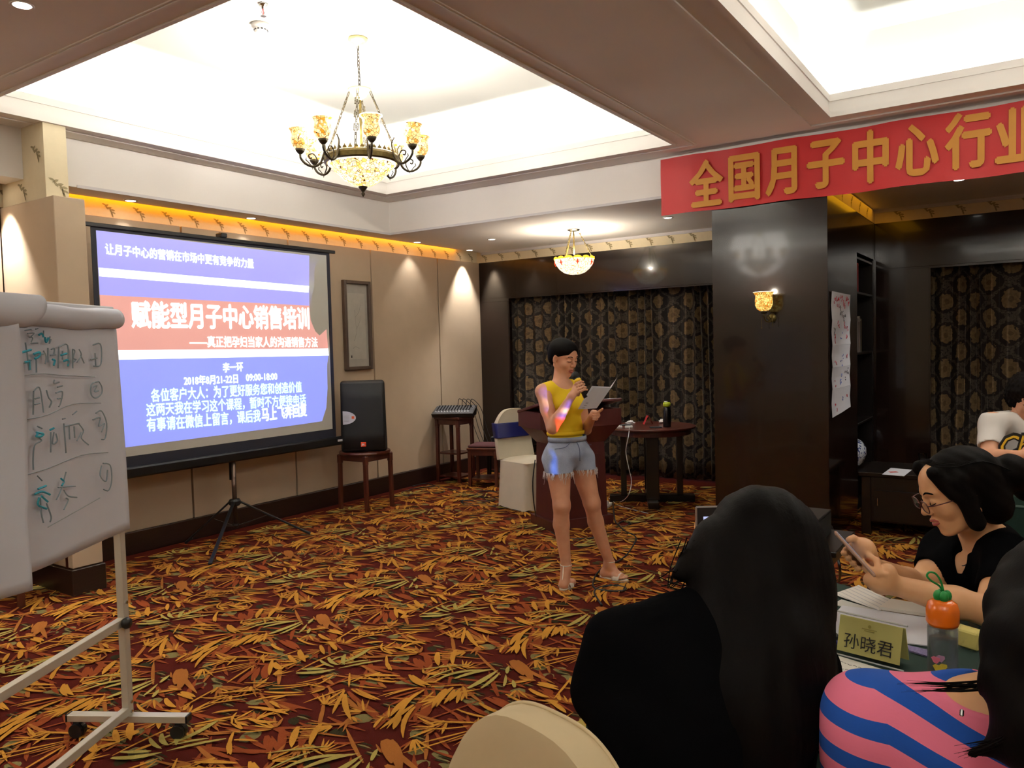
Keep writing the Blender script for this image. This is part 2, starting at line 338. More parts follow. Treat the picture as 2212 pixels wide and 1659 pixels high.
def carpet_mesh():
    base = strokes(); rnd = random.Random(3); tile = []
    def strip(c, P, w, n=6):
        a, b, d = [np.array(p) for p in P]; pts = []; V = []
        for i in range(n+1):
            t = i/n; p = a*(1-t)**2+2*b*t*(1-t)+d*t*t; dd = 2*(1-t)*(b-a)+2*t*(d-b); L = math.hypot(*dd) or 1
            nrm = np.array([-dd[1], dd[0]])/L; ww = w*.5*(math.sin(math.pi*min(1, .08+t*.92))**.7+.12)
            V += [p+nrm*ww, p-nrm*ww]
        tile.append((c, V, [(2*i, 2*i+1, 2*i+3, 2*i+2) for i in range(n)]))
    for k in range(95):                    # olive and dark ground patches under the fronds
        x, y = rnd.uniform(0, TX), rnd.uniform(0, TY); a = rnd.uniform(0, 6.3); L = rnd.uniform(.03, .06)
        d = np.array([math.cos(a), math.sin(a)])*L
        if k < 44: strip('O' if k % 3 else 'K', [(x, y), (x+d[0], y+d[1]+.01), (x+2*d[0], y+2*d[1])], rnd.uniform(.04, .075), 5)
        else:
            for q in range(3): strip('O' if q == 1 else 'K', [(x, y+.014*q), (x+.03, y+.014*q+.008), (x+.07, y+.014*q+.004)], rnd.uniform(.006, .011), 4)
    for k in range(70):
        x, y = rnd.uniform(0, TX), rnd.uniform(0, TY); a = rnd.choice([.3, .6, -.2, 2.4])+rnd.uniform(-.3, .3); L = rnd.uniform(.06, .16)
        d = np.array([math.cos(a), math.sin(a)])*L
        strip(rnd.choice('RRRN'), [(x, y), (x+d[0]+.01, y+d[1]-.015), (x+2*d[0], y+2*d[1])], rnd.uniform(.012, .026), 4)
    for k in range(46):                    # fans of thin blades between the large fronds
        x, y = rnd.uniform(0, TX), rnd.uniform(0, TY); a0 = rnd.uniform(0, 6.3); n_ = rnd.randint(5, 8)
        for q in range(n_):
            a = a0+(q-n_/2)*.20+rnd.uniform(-.05, .05); L = rnd.uniform(.07, .15); d = np.array([math.cos(a), math.sin(a)]); e = np.array([-d[1], d[0]])*.02*(q-n_/2)/n_
            strip(rnd.choice('RNNGG'), [np.array((x, y))+d*.02, np.array((x, y))+d*L*.5+e*.5, np.array((x, y))+d*L+e*2], rnd.uniform(.008, .015), 4)
    for c, P, w in base: strip(c, P, w)
    keys = list(LAY); V = []; F = []; MI = []
    tile.sort(key=lambda q: LAY[q[0]])
    for ti, (c, vs, fs) in enumerate(tile):
        zl = .0003+1.6e-5*ti
        cx, cy = np.mean(vs, axis=0); ox, oy = -math.floor(cx/TX)*TX, -math.floor(cy/TY)*TY
        for i in range(0, 7):
            for j in range(-13, 0):
                sx, sy = ox+i*TX, oy+j*TY
                if cx+sx > XR-.1 or cx+sx < .18 or cy+sy > -.12 or cy+sy < YR+.3: continue
                n = len(V); V += [(min(max(p[0]+sx, .04), XR-.02), min(p[1]+sy, -.02), zl) for p in vs]
                F += [tuple(q+n for q in f) for f in fs]; MI += [keys.index(c)]*len(fs)
    me = bpy.data.meshes.new('carpet_pattern'); me.from_pydata(V, [], F)
    for k in keys: me.materials.append(carpet_cols[k])
    me.polygons.foreach_set('material_index', MI); me.update(); return me
o = link('carpet_pile', carpet_mesh(), None, floor); tag(o, 'woven palm-frond figures of the carpet', kind='stuff')

ceil = MB().box(.045, .30, YR, 0, ZL, ZM+.17).box(.30, XR, -1.98, 0, ZL, ZM+.17)
xs = [.30, .59, 3.59, 4.70, 8.20, XR]; ys = [YR, -10.9, -7.3, -5.96, -2.33, -1.98]
hole = lambda i, j: i in (1, 3) and j in (1, 3)
for i in range(5):
    for j in range(5):
        if not hole(i, j): ceil.box(xs[i], xs[i+1], ys[j], ys[j+1], ZM, ZM+.08)
ceiling = ceil.build('ceiling', white_paint, kind='structure')
u = MB()
for (x0, x1, y0, y1) in TRAYS:
    u.box(x0-.2, x1+.2, y0-.2, y1+.2, ZT, ZT+.05)
    for b in ((x0-.17, x0-.13, y0-.17, y1+.17), (x1+.13, x1+.17, y0-.17, y1+.17), (x0-.13, x1+.13, y0-.17, y0-.13), (x0-.13, x1+.13, y1+.13, y1+.17)):
        u.box(*b, ZM+.08, ZT)
u.build('tray_ceiling', tray_paint, ceiling)
for (x0, x1, y0, y1) in TRAYS:               # stepped cornice lip that hides the cove light
    m = MB()
    for (a, b, z0, z1) in ((-.022, .0, ZM-.010, ZM+.03), (-.010, .0, ZM+.03, ZM+.10), (-.018, .0, ZM+.10, ZM+.148), (.0, .05, ZM+.082, ZM+.148)):
        m.box(x0-b, x0-a, y0-b, y1+b, z0, z1).box(x1+a, x1+b, y0-b, y1+b, z0, z1)
        m.box(x0-a, x1+a, y0-b, y0-a, z0, z1).box(x0-a, x1+a, y1+a, y1+b, z0, z1)
    m.build('cornice', white_paint, ceiling)
    m = MB(); d = .10 if x0 < 1 else .14           # thin raised bead round each tray
    X0, X1, Y0, Y1 = x0-d, x1+d, y0-d, y1+d
    for a, h in ((0, .010), (.013, .006)):
        m.box(X0-a-.010, X0-a, Y0-a, Y1+a, ZM-h, ZM).box(X1+a, X1+a+.010, Y0-a, Y1+a, ZM-h, ZM)
        m.box(X0, X1, Y0-a-.010, Y0-a, ZM-h, ZM).box(X0, X1, Y1+a, Y1+a+.010, ZM-h, ZM)
    m.build('bead_moulding', white_paint, ceiling)
# beads along the foot of the dropped soffits
tr = MB().box(.298, .306, -5.2, -1.98, ZL-.004, ZL+.018).box(.30, 3.4, -1.986, -1.978, ZL-.004, ZL+.018).box(.05, XR, -.022, 0, ZL-.03, ZL-.016).box(.05, XR, -.03, 0, ZL-.016, ZL)
tr.build('trim_1', fascia_paint, kind='structure')

# ------------------------------------------------------------------ walls
wall_left = MB().box(-.2, -.035, YR, .4, 0, 3.2).build('wall_left', joint_m, kind='structure')
ye = [0, -.836, -1.964, -3.079, -4.2, -5.37]
me = None
for i in range(5):
    MB().box(-.035, 0, ye[i+1]+.009, ye[i]-(.009 if i else 0), .175, ZP, .003).build('wall_panel', panel_m, wall_left)
yy = -5.57
while yy > YR+.2:
    MB().box(-.035, 0, max(yy-1.15, YR)+.009, yy-.009, .175, ZP, .003).build('wall_panel', panel_m, wall_left); yy -= 1.15
MB().box(-.036, -.03, YR, 0, ZP-.02, 2.9).build('wallpaper_border', cream_paper, wall_left)
MB().box(-.0, .03, -5.38, 0, 0, .175, .004).box(0, .03, YR, -5.56, 0, .175, .004).build('baseboard_left', dark_base, kind='structure')
def sprig(m, o, r, u, n, flip=1, s=1):
    # hanging sprig of little printed leaves
    for (a, b, L, w, t) in ((-.045, .032, .016, .008, .3), (-.028, .026, .018, .009, -.5), (-.026, .012, .016, .009, .9), (-.008, .012, .018, .010, -.2), (-.002, -.004, .016, .009, 1.2), (.014, 0, .016, .009, .2), (.006, -.02, .017, .009, 1.4), (.02, -.018, .014, .008, .5), (.01, -.036, .015, .008, 1.3)):
        L *= 1.15; w *= 1.5; c = o+(r*a*flip+u*b)*s*1.15; d = (r*flip*math.cos(t)-u*math.sin(t)); e = np.cross(n, d); L *= s; w *= s
        V = [c-d*L, c-d*L*.3+e*w*.5, c+d*L*.4+e*w*.5, c+d*L, c+d*L*.4-e*w*.5, c-d*L*.3-e*w*.5]
        m.add([v+n*.0012 for v in V], [tuple(range(6))])
X_, Y_, Z_ = np.array([1.0, 0, 0]), np.array([0, 1.0, 0]), UZ
m = MB()
for k in range(46): sprig(m, np.array([-.03, -.12-.245*k, ZP+.063]), Y_, Z_, X_)
m.build('leaf_print', leaf_print_m, wall_left, kind='stuff')
# slot light hidden in the gap between soffit and left wall
amber_led = EM('amber_led_strip', (255, 170, 0), 5.5)
t = thing('led_strip', (0, -2.85, 2.82), 'amber LED strip glowing in the slot above the left wall', 'light')
MB().box(-.028, .042, -5.3, -.45, 2.775, 2.785).build('strip', amber_led, t)

# left pier (fabric panelled below, papered above)
pier = MB().box(0, .69, -5.555, -5.375, 0, ZP-.05).build('trim_2', joint_m, kind='structure', label='fabric panelled pier by the flip chart')
MB().box(-.02, .70, -5.565, -5.365, .178, ZP-.03, .004).build('wall_panel', panel_m, pier)
MB().box(0, .585, -5.55, -5.405, ZP-.03, ZM).build('wallpaper_border', cream_paper, pier)
MB().box(0, .715, -5.58, -5.355, 0, .172, .004).build('skirting', dark_base, pier)
m = MB(); sprig(m, np.array([.50, -5.551, 2.89]), X_, Z_, -Y_, 1, 1.2); sprig(m, np.array([.585, -5.45, 2.67]), Y_, Z_, X_, 1, 1.2); sprig(m, np.array([.30, -5.551, 2.67]), X_, Z_, -Y_, 1, 1.2)
m.build('leaf_print', leaf_print_m, pier, kind='stuff')

# back wall: glossy veneer round two curtained windows
wb = MB().box(-.1, .44, 0, .06, .10, ZP).box(.44, 3.35, 0, .06, 2.15, ZP).box(3.35, 5.10, 0, .06, 0, ZP).box(5.10, 8.1, 0, .06, 2.17, ZP).box(8.1, XR, 0, .06, 0, ZP)
wall_back = wb.build('wall_back', lacquer_h, kind='structure')
MB().box(.0, .43, -.006, 0, .18, 2.12, .002).build('veneer_panel', lacquer_h, wall_back)
MB().box(.0, 3.77, -.006, 0, 2.165, ZP-.01, .002).build('veneer_panel', lacquer_h, wall_back)
MB().box(4.64, XR, -.006, 0, 2.19, ZP-.01, .002).build('veneer_panel', lacquer_h, wall_back)
MB().box(4.64, 5.09, -.006, 0, .18, 2.175, .002).build('veneer_panel', lacquer_h, wall_back)
MB().box(-.1, XR, -.004, .06, ZP, ZL+.1).build('wallpaper_border', cream_paper, wall_back)
MB().box(.0, .44, -.03, 0, 0, .17, .004).box(4.64, 5.09, -.03, 0, 0, .17, .004).build('baseboard_back', dark_base, kind='structure')
m = MB()
for k in range(37): sprig(m, np.array([.10+.25*k, -.005, ZP+.063]), X_, Z_, -Y_)
m.build('leaf_print', leaf_print_m, wall_back, kind='stuff')
glow = EM('daylit_glass', (225, 235, 255), .5)
for i, (x0, x1) in enumerate(((.44, 3.35), (5.10, 8.1))):
    w = MB().box(x0, x0+.06, .30, .36, 0, 2.2).box(x1-.06, x1, .30, .36, 0, 2.2).box(x0, x1, .30, .36, 2.14, 2.2).box(x0, x1, .30, .36, 0, .05).build('window_%d' % (i+1), alu, kind='structure')
    MB().box(x0+.06, x1-.06, .32, .33, .05, 2.14).build('pane', glow, w)
MB().box(-.1, XR, .37, .4, 0, 3.2).box(-.1, .24, .06, .37, 0, 3.2).box(3.52, 4.93, .06, .37, 0, 3.2).box(8.1, XR, .06, .37, 0, 3.2).box(.24, 3.52, .06, .37, 2.2, 3.2).box(4.93, 8.1, .06, .37, 2.2, 3.2).build('wall_outer', white_paint, kind='structure')
MB().box(XR, XR+.1, YR, .4, 0, 3.7).build('wall_right', panel_m, kind='structure')
MB().box(-.2, XR, YR-.1, YR, 0, 3.7).build('wall_rear', panel_m, kind='structure')

# veneered block between the two windows, with a shelved niche in its right side
blk = MB().box(3.775, 4.20, -2.05, 0, 0, ZL+.0).box(4.20, 4.63, -2.05, -.92, 0, ZL).box(4.20, 4.63, -.92, -.02, 2.28, ZL).box(4.20, 4.63, -.06, -.006, 0, 2.28)
block = blk.build('wall_block', lacquer, kind='structure', label='glossy dark veneered block between the curtained windows')
MB().box(3.77, 4.636, -2.056, -2.05, .12, ZL-.01, .001).build('veneer_panel', lacquer_h, block)
MB().box(4.63, 4.636, -2.05, -.925, .12, ZP, .001).build('veneer_panel', lacquer, block)
MB().box(4.6301, 4.634, -2.03, 0, ZP, ZL).build('wallpaper_border', cream_paper, block)
m = MB()
for k in range(5): sprig(m, np.array([4.634, -1.85+.36*k, ZP+.063]), -Y_, Z_, X_)
m.build('leaf_print', leaf_print_m, block, kind='stuff')
light('AREA', 'slot_light', (4.72, -1.0, 2.735), .9, lin((255, 175, 20)), shape='RECTANGLE', size=.05, size_y=1.7)

# curtains
def curtain_mat():
    m = NT('damask_curtain'); uv = m.n('ShaderNodeUVMap', uv_map='UVMap').outputs[0]
    dn = m.noise(7, 2, uv); vv = m.n('ShaderNodeVectorMath', {0: dn.outputs['Color'], 1: (.5, .5, .5)}, operation='SUBTRACT').outputs[0]
    vv = m.n('ShaderNodeVectorMath', {0: vv, 'Scale': .06}, operation='SCALE').outputs[0]
    p = m.n('ShaderNodeVectorMath', {0: uv, 1: vv}, operation='ADD').outputs[0]
    sp = m.n('ShaderNodeSeparateXYZ', {0: p}); sp0 = m.n('ShaderNodeSeparateXYZ', {0: uv})
    A, B = .34, .31
    def medal(off):
        du = m.mth('SUBTRACT', m.mth('FRACT', m.mth('ADD', m.mth('DIVIDE', sp.outputs[0], A), off)), .5)
        dv = m.mth('SUBTRACT', m.mth('FRACT', m.mth('ADD', m.mth('DIVIDE', sp.outputs[1], B), off)), .5)
        a = m.mth('MULTIPLY', du, A/.062); b = m.mth('MULTIPLY', dv, B/.082)
        return m.mth('SQRT', m.mth('ADD', m.mth('MULTIPLY', a, a), m.mth('MULTIPLY', b, b)))
    d = m.mth('MINIMUM', medal(0.0), medal(.5))
    petals = m.noise(26, 2, uv).outputs[0]
    med = m.mth('LESS_THAN', m.mth('ADD', d, m.mth('MULTIPLY', m.mth('SUBTRACT', petals, .5), 1.1)), 1.0)
    core = m.mth('LESS_THAN', d, .3)
    cu = m.mth('COSINE', m.mth('MULTIPLY', sp.outputs[0], 2*math.pi/A)); cv = m.mth('COSINE', m.mth('MULTIPLY', sp.outputs[1], 2*math.pi/B))
    h = m.mth('ABSOLUTE', m.mth('ADD', m.mth('ADD', cu, cv), m.mth('MULTIPLY', m.mth('SUBTRACT', petals, .5), 1.2)))
    vine = m.mth('MULTIPLY', m.mth('LESS_THAN', h, .34), m.mth('GREATER_THAN', m.noise(60, 2, uv).outputs[0], .42))
    n2 = m.noise(45, 3, uv).outputs[0]
    gold = m.mix(n2, lin((56, 43, 26)), lin((140, 116, 80))); gr = m.mix(n2, lin((36, 32, 28)), lin((92, 82, 72)))
    c = m.mix(vine, lin((20, 12, 9)), gr); c = m.mix(med, c, gold); c = m.mix(m.mth('MULTIPLY', core, .6), c, lin((58, 40, 18)))
    m.set(col=c, rough=.7, sheen=.0); m.bump(m.mth('ADD', med, vine), .4, .002); return m.m
cur_m = curtain_mat()
def curtain(name, x0, x1, y, z0, z1, label, seed):
    r = random.Random(seed); n = int((x1-x0)/.011); V = []; F = []; UV = []; ph = 0; arc = 0; px = py = None
    xs_ = []
    for i in range(n+1):
        x = x0+(x1-x0)*i/n; ph += (x1-x0)/n*2*math.pi/(.115+.03*math.sin(x*9+seed)); amp = .042+.012*math.sin(x*5.3+seed)
        xs_.append((x+.006*math.sin(ph*2), y+amp*math.sin(ph)))
    rows = 10
    for i, (x, yv) in enumerate(xs_):
        if px is not None: arc += math.hypot(x-px, yv-py)
        px, py = x, yv
        for j in range(rows+1):
            t = j/rows; z = z0+(z1-z0)*t; k = .8+.25*(1-t)
            V.append((x+.012*math.sin(t*4+i*.13), y+(yv-y)*k, z+(.016*math.sin(i*.11+seed)*abs(math.sin(i*.037)) if j == 0 else 0))); UV.append((arc*.74, z))
    F = [(i*(rows+1)+j, (i+1)*(rows+1)+j, (i+1)*(rows+1)+j+1, i*(rows+1)+j+1) for i in range(n) for j in range(rows)]
    me = bpy.data.meshes.new(name); me.from_pydata(V, [], F); uvl = me.uv_layers.new(name='UVMap')
    for l in me.loops: uvl.data[l.index].uv = UV[l.vertex_index]
    o = link(name, me, cur_m, None, smooth=True); solid(o, .003)
    return tag(o, label, 'curtain', 'damask curtains')
curtain('curtain', .26, 1.90, .14, .020, 2.19, 'dark gold-flowered curtain nearest the beige wall, left of the back window', 1)
curtain('curtain', 1.78, 3.44, .20, .022, 2.19, 'dark gold-flowered curtain behind the round table, right half of the back window', 4)
curtain('curtain', 4.96, 6.5, .14, .016, 2.22, 'dark gold-flowered curtain behind the person in the white shirt', 6)
curtain('curtain', 6.42, 8.2, .19, .016, 2.22, 'dark gold-flowered curtain covering the right half of the right-hand window', 9)

# ------------------------------------------------------------------ lamps
def mosaic(name, strength, amber, pale, scale=70, dark=(70, 34, 8)):
    m = NT(name); v = m.n('ShaderNodeTexVoronoi', {'Vector': m.obj(), 'Scale': scale}); e = m.n('ShaderNodeTexVoronoi', {'Vector': m.obj(), 'Scale': scale}, feature='DISTANCE_TO_EDGE')
    r = m.n('ShaderNodeSeparateColor', {0: v.outputs['Color']}).outputs[0]
    edge = m.mth('LESS_THAN', e.outputs[0], .045)
    c = m.mix(r, lin(amber), lin(pale)); c = m.mix(edge, c, lin(dark))
    m.set(col=c, ecol=c, estr=strength*EK, rough=.25); return m.m
shade_m = mosaic('amber_mosaic_glass', 1.25, (206, 128, 26), (255, 238, 170), 52)
bowl_m = mosaic('pale_mosaic_glass', 2.2, (228, 180, 80), (255, 246, 205), 46)
tiff_m = mosaic('stained_glass', 1.6, (240, 226, 190), (255, 250, 235), 34, (190, 140, 50))
rim_m = EM('white_glass_rim', (255, 246, 236), 1.1)
def chain(m, a, b, n, r=.0022, w=.010):
    a = np.array(a, float); b = np.array(b, float); d = (b-a)/n; x, y, z = basis(d); L = np.linalg.norm(d)*.72
    for i in range(n):
        c = a+d*(i+.5); s = x if i % 2 else y; pts = []
        for k in range(10):
            t = 2*math.pi*k/10; pts.append(c+s*w*math.cos(t)*.7+z*(L*math.sin(t)))
        m.tube(pts, r, 5, True)
def chandelier():
    cx, cy = 2.10, -4.22; B = lambda z: np.array([cx, cy, z])
    t = thing('chandelier', (cx, cy, 2.3), 'large brass chandelier with eight amber mosaic glass shades and a glass bowl', 'chandelier')
    zr = at(795, 340, 5.38)[2]           # ring height
    MB().lathe([(0, ZT), (.065, ZT-.002), (.066, ZT-.012), (.05, ZT-.028), (.02, ZT-.036), (.012, ZT-.05), (0, ZT-.052)], B(0), 24, wob=lambda a, h: .04*math.sin(a*16)).build('canopy', ivory_brass, t, True)
    zh = at(778, 200, 5.38)[2]
    m = MB(); chain(m, B(ZT-.05), B(zh+.01), 11, .0025, .011); m.build('chain', brass_dark, t)
    MB().tube(curve_pts([B(ZT-.05)+X_*.004, B(ZT-.17)-X_*.012, B(ZT-.26)+X_*.008, B(zh)], 6), .002, 5).build('cord', black_pl, t)
    MB().lathe([(0, zh+.012), (.078, zh), (.074, zh-.012), (.052, zh-.02), (.045, zh-.045), (.022, zh-.062), (.012, zh-.072), (0, zh-.074)], B(0), 24, wob=lambda a, h: .03*math.sin(a*12)).build('hub', ivory_brass, t, True)
    MB().cyl(B(zh-.07), B(zr-.03), .010, n=12).build('stem', brass, t, True)
    R0 = .245
    m = MB().lathe([(R0-.012, zr), (R0, zr-.005), (R0+.012, zr-.02), (R0+.008, zr-.05), (R0-.006, zr-.058), (R0-.012, zr-.05), (R0-.012, zr)], B(0), 48, closed=False)
    for k in range(40):
        a = 2*math.pi*k/40; c = B(zr)+np.array([math.cos(a), math.sin(a), 0])*R0; d = np.array([-math.sin(a), math.cos(a), 0])
        m.poly([c-d*.016, c-d*.011+UZ*.012, c-d*.004+UZ*.018, c+UZ*.030, c+d*.004+UZ*.018, c+d*.011+UZ*.012, c+d*.016], np.array([math.cos(a), math.sin(a), 0])*.003)
    m.build('crown_ring', brass, t)
    zb = at(790, 390, 5.38)[2]
    prof = [(R0-.02, zr-.05), (R0-.028, zr-.062), (.205, zr-.085), (.165, zr-.125), (.12, zr-.165), (.07, zr-.195), (.03, zr-.208), (.0, zr-.212)]
    MB().lathe(prof, B(0), 40).build('glass_bowl', bowl_m, t, True)
    MB().lathe([(R0-.016, zr-.052), (R0-.03, zr-.052), (R0-.03, zr-.062), (R0-.016, zr-.062), (R0-.016, zr-.052)], B(0), 40).build('bowl_rim', rim_m, t, True)
    z = zr-.205
    MB().lathe([(.0, z+.02), (.032, z+.012), (.034, z), (.022, z-.018), (.012, z-.03), (.008, z-.04), (.013, z-.05), (.006, z-.064), (0, z-.072)], B(0), 20).build('finial', brass_dark, t, True)
    for k in range(4):
        a = 2*math.pi*(k+.38)/4; d = np.array([math.cos(a), math.sin(a), 0]); m = MB(); p = B(zh-.012)+d*.07; q = B(zr)+d*(R0-.005)
        chain(m, p, q, 9, .0026, .010)
        for i in (2, 4, 6):
            c = p+(q-p)*(i/9); ax = (q-p)/np.linalg.norm(q-p); s = np.cross(ax, d); s /= np.linalg.norm(s)
            for sg in (-1, 1):
                for h in (-.022, 0, .022): m.ball(c+s*sg*.013+ax*h, (.006, .006, .006), 6)
                m.tube([c+s*sg*.011-ax*.03, c+s*sg*.014, c+s*sg*.011+ax*.03], .0035, 5)
        m.build('ornate_chain', brass_dark, t)
    R1 = .405
    for k in range(8):
        a = 2*math.pi*(k+.18)/8; d = np.array([math.cos(a), math.sin(a), 0])
        Q = lambda r, h: B(zr+h)+d*r
        arm = MB().tube(curve_pts([Q(R0+.01, .075), Q(R0-.004, .045), Q(R0+.012, -.01), Q(R0+.035, -.065), Q(R0+.08, -.088), Q(R0+.13, -.07), Q(R1, -.03), Q(R1, -.002)], 5), [.004, .005]+[.008]*38)[:] if False else None
        pts = curve_pts([Q(R0+.016, .082), Q(R0-.002, .05), Q(R0+.010, -.01), Q(R0+.035, -.065), Q(R0+.08, -.088), Q(R0+.13, -.07), Q(R1-.002, -.035), Q(R1, -.006)], 5)
        m = MB().tube(pts, [.003+.005*min(1, i/10) for i in range(len(pts))], 7)
        m.tube(curve_pts([Q(R0+.075, -.085), Q(R0+.055, -.04), Q(R0+.075, -.005), Q(R0+.105, -.012), Q(R0+.10, -.035), Q(R0+.085, -.03)], 5), .0045, 6)
        m.tube(curve_pts([Q(R0+.09, -.085), Q(R0+.11, -.06), Q(R0+.125, -.045), Q(R0+.12, -.03)], 4), .0035, 5)
        m.ball(Q(R0+.018, .084), .006, 6); m.tube([Q(R0+.08, -.088), Q(R0+.085, -.108)], [.005, .001], 5)
        o = m.build('arm', brass_dark, t, True)
        c = B(0)+d*R1
        MB().lathe([(0, zr-.012), (.012, zr-.01), (.026, zr+.006), (.034, zr+.022), (.028, zr+.024), (0, zr+.02)], c, 14).build('cup', brass_dark, o, True)
        pr = [(.026, zr+.022), (.046, zr+.04), (.057, zr+.065), (.058, zr+.09), (.053, zr+.115), (.056, zr+.135), (.070, zr+.155)]
        s = MB().lathe(pr, c, 24).build('glass_shade', shade_m, o, True)
        MB().lathe([(.072, zr+.152), (.066, zr+.152), (.066, zr+.158), (.073, zr+.158), (.072, zr+.152)], c, 24).build('shade_rim', rim_m, o, True)
        MB().ball(c+UZ*(zr+.085), (.018, .018, .035), 10).build('bulb', bulb_glow, o, True)
        light('POINT', 'chandelier_lamp', tuple(c+UZ*(zr+.165)), E_BULB, (1, .95, .86), .03)
    light('POINT', 'chandelier_bowl_lamp', (cx, cy, zr-.02), E_BULB*3, (1, .95, .86), .06)
    return zr
ZRING = chandelier()

for q_ in ((6.45, -4.22, 'unseen second brass chandelier added for light, in the ceiling tray over the trainees'), (2.10, -9.1, 'unseen third brass chandelier added for light, in the rear tray behind the flip chart'), (6.45, -9.1, 'unseen fourth brass chandelier added for light, in the rear tray behind the photographer')):  # unseen chandelier copies, added to bring more light into the room
    src = bpy.data.objects['chandelier']; dx, dy = q_[0]-2.10, q_[1]+4.22
    r_ = src.copy(); COL.objects.link(r_); r_.location = (q_[0], q_[1], src.location.z); r_['label'] = q_[2]; 
    for ch in [c for c in bpy.data.objects if c.parent == src]:
        c_ = ch.copy(); COL.objects.link(c_); c_.parent = r_
        for g_ in [g for g in bpy.data.objects if g.parent == ch]:
            d_ = g_.copy(); COL.objects.link(d_); d_.parent = c_
    light('POINT', 'chandelier_lamp', (q_[0], q_[1], ZRING+.18), E_BULB*4.5, (1, .95, .86), .45)  # broad fill lamp at each added chandelier
    light('POINT', 'chandelier_bowl_lamp', (q_[0], q_[1], ZRING-.03), E_BULB*2.5, (1, .95, .86), .06)

def pendant():
    c = ony(1239, 495, -.97); cx, cy = 1.921, -.97; B = lambda z: np.array([cx, cy, z])
    t = thing('pendant_lamp', (cx, cy, 2.28), 'bowl pendant lamp of stained glass hanging from the low soffit by the back wall', 'lamp')
    MB().lathe([(0, ZL), (.066, ZL-.002), (.066, ZL-.01), (.05, ZL-.02), (0, ZL-.024)], B(0), 24).build('canopy', chrome, t, True)
    zt, zb = 2.455, 2.278
    MB().cyl(B(ZL-.02), B(zt+.03), .008, n=10).build('stem', brass, t, True)
    for k in range(3):
        a = 2*math.pi*k/3+.5; d = np.array([math.cos(a), math.sin(a), 0]); m = MB(); chain(m, B(ZL-.02)+d*.05, B(zt-.01)+d*.19, 9, .0025, .008); m.build('chain', brass, t)
    MB().lathe([(.204+.0, zt-.02), (.200, zt-.045), (.185, zt-.08), (.155, zt-.12), (.11, zt-.155), (.06, zt-.172), (0, zt-.178)], B(0), 48).build('glass_bowl', tiff_m, t, True)
    edge = EM('amber_scallop_glass', (250, 196, 50), 1.6); red = EM('red_glass_jewel', (226, 60, 24), 1.2); m = MB(); q = MB()
    for k in range(14):
        a = 2*math.pi*k/14; d = np.array([math.cos(a), math.sin(a), 0]); e = np.array([-math.sin(a), math.cos(a), 0]); c = B(zt-.02)+d*.205
        pts = [c+e*(.045*math.cos(s))+UZ*(.026*math.sin(s)) for s in np.linspace(0, math.pi, 7)]; m.poly(pts, d*.004)
        if k % 2 == 0:
            q = MB(); c2 = B(zt-.055)+d*.2; q.poly([c2+UZ*.03, c2+e*.009, c2+e*.03-UZ*.002, c2+e*.008-UZ*.01, c2-UZ*.034-d*.012, c2-e*.008-UZ*.01, c2-e*.03-UZ*.002, c2-e*.009], d*.006); q.build('star_inlay', red, t)
    m.build('scalloped_rim', edge, t)
    MB().lathe([(0, zb+.004), (.03, zb), (.02, zb-.01), (0, zb-.014)], B(0), 16).build('finial', chrome, t, True)
    light('POINT', 'pendant_lamp_light', (cx, cy, zt-.03), 20, (1, .93, .8), .06)
pendant()

k = 0
DL = [((.12, -4.70, ZL), 'downlight left of the screen top, second along the left wall soffit'), ((.12, -3.584, ZL), 'downlight above the middle of the projection screen'),
      ((.13, -1.348, ZL), 'downlight above the framed picture end of the left wall'), ((.12, -.353, ZL), 'downlight nearest the corner, washing the beige wall'),
      ((.865, -.944, ZL), 'downlight in the back soffit between the corner and the pendant lamp'), ((2.965, -.988, ZL), 'downlight just under the left end of the red banner'),
      ((5.409, -1.131, ZL), 'downlight in the back soffit below the right part of the red banner'), ((.12, -5.70, ZL), 'downlight beyond the pier at the far left edge'),
      ((2.255, -6.43, ZM), 'downlight in the beam at the top left corner')]
for p, lab in DL:
    t = thing('downlight', p, 'recessed round '+lab, 'downlight', 'recessed ceiling downlights')
    z = p[2]; B = np.array([p[0], p[1], 0])
    MB().lathe([(.035, z-.002), (.046, z-.006), (.049, z-.003), (.049, z+.001), (.035, z+.001), (.035, z-.002)], B, 24).build('ring', white_paint, t, True)
    MB().cyl(B+UZ*(z-.0035), B+UZ*(z-.001), .036, n=20).build('lens', spot_glow, t)
    hot = p[1] in (-.353, -5.70)
    o = light('SPOT', 'downlight_beam', (p[0], p[1], z-.012), E_SPOT*(2.4 if hot else (.22 if p[0] < .2 else 1.0)), (1, .94, .86), .012)
    o.data.spot_size = math.radians(66 if hot else 85); o.data.spot_blend = .7; o.rotation_euler = (0, 0, 0)
    if hot: aim(o, (p[0]-.05, p[1]+(.06 if p[1] < -5 else 0), 0))

# sprinkler and smoke detector on the tray ceiling
def ceil_pt(x, y): return onz(x, y, ZT)
p = ceil_pt(563, 52); t = thing('smoke_detector', (p[0], p[1], ZT), 'round white smoke detector on the tray ceiling', 'smoke detector')
MB().lathe([(0, ZT), (.056, ZT-.001), (.058, ZT-.018), (.05, ZT-.026), (.044, ZT-.03), (.036, ZT-.055), (.026, ZT-.062), (0, ZT-.063)], (p[0], p[1], 0), 28).build('body', white_paint, t, True)
m = MB()
for k in range(12):
    a = 2*math.pi*k/12; d = np.array([math.cos(a), math.sin(a), 0]); m.obox(np.array([p[0], p[1], ZT-.041])+d*.0415, d, np.array([-d[1], d[0], 0]), UZ, .003, .006, .003)
m.build('vents', black_pl, t)
p = ceil_pt(568, 8); t = thing('sprinkler', (p[0], p[1], ZT), 'chrome fire sprinkler head beside the smoke detector', 'sprinkler'); b = np.array([p[0], p[1], 0])
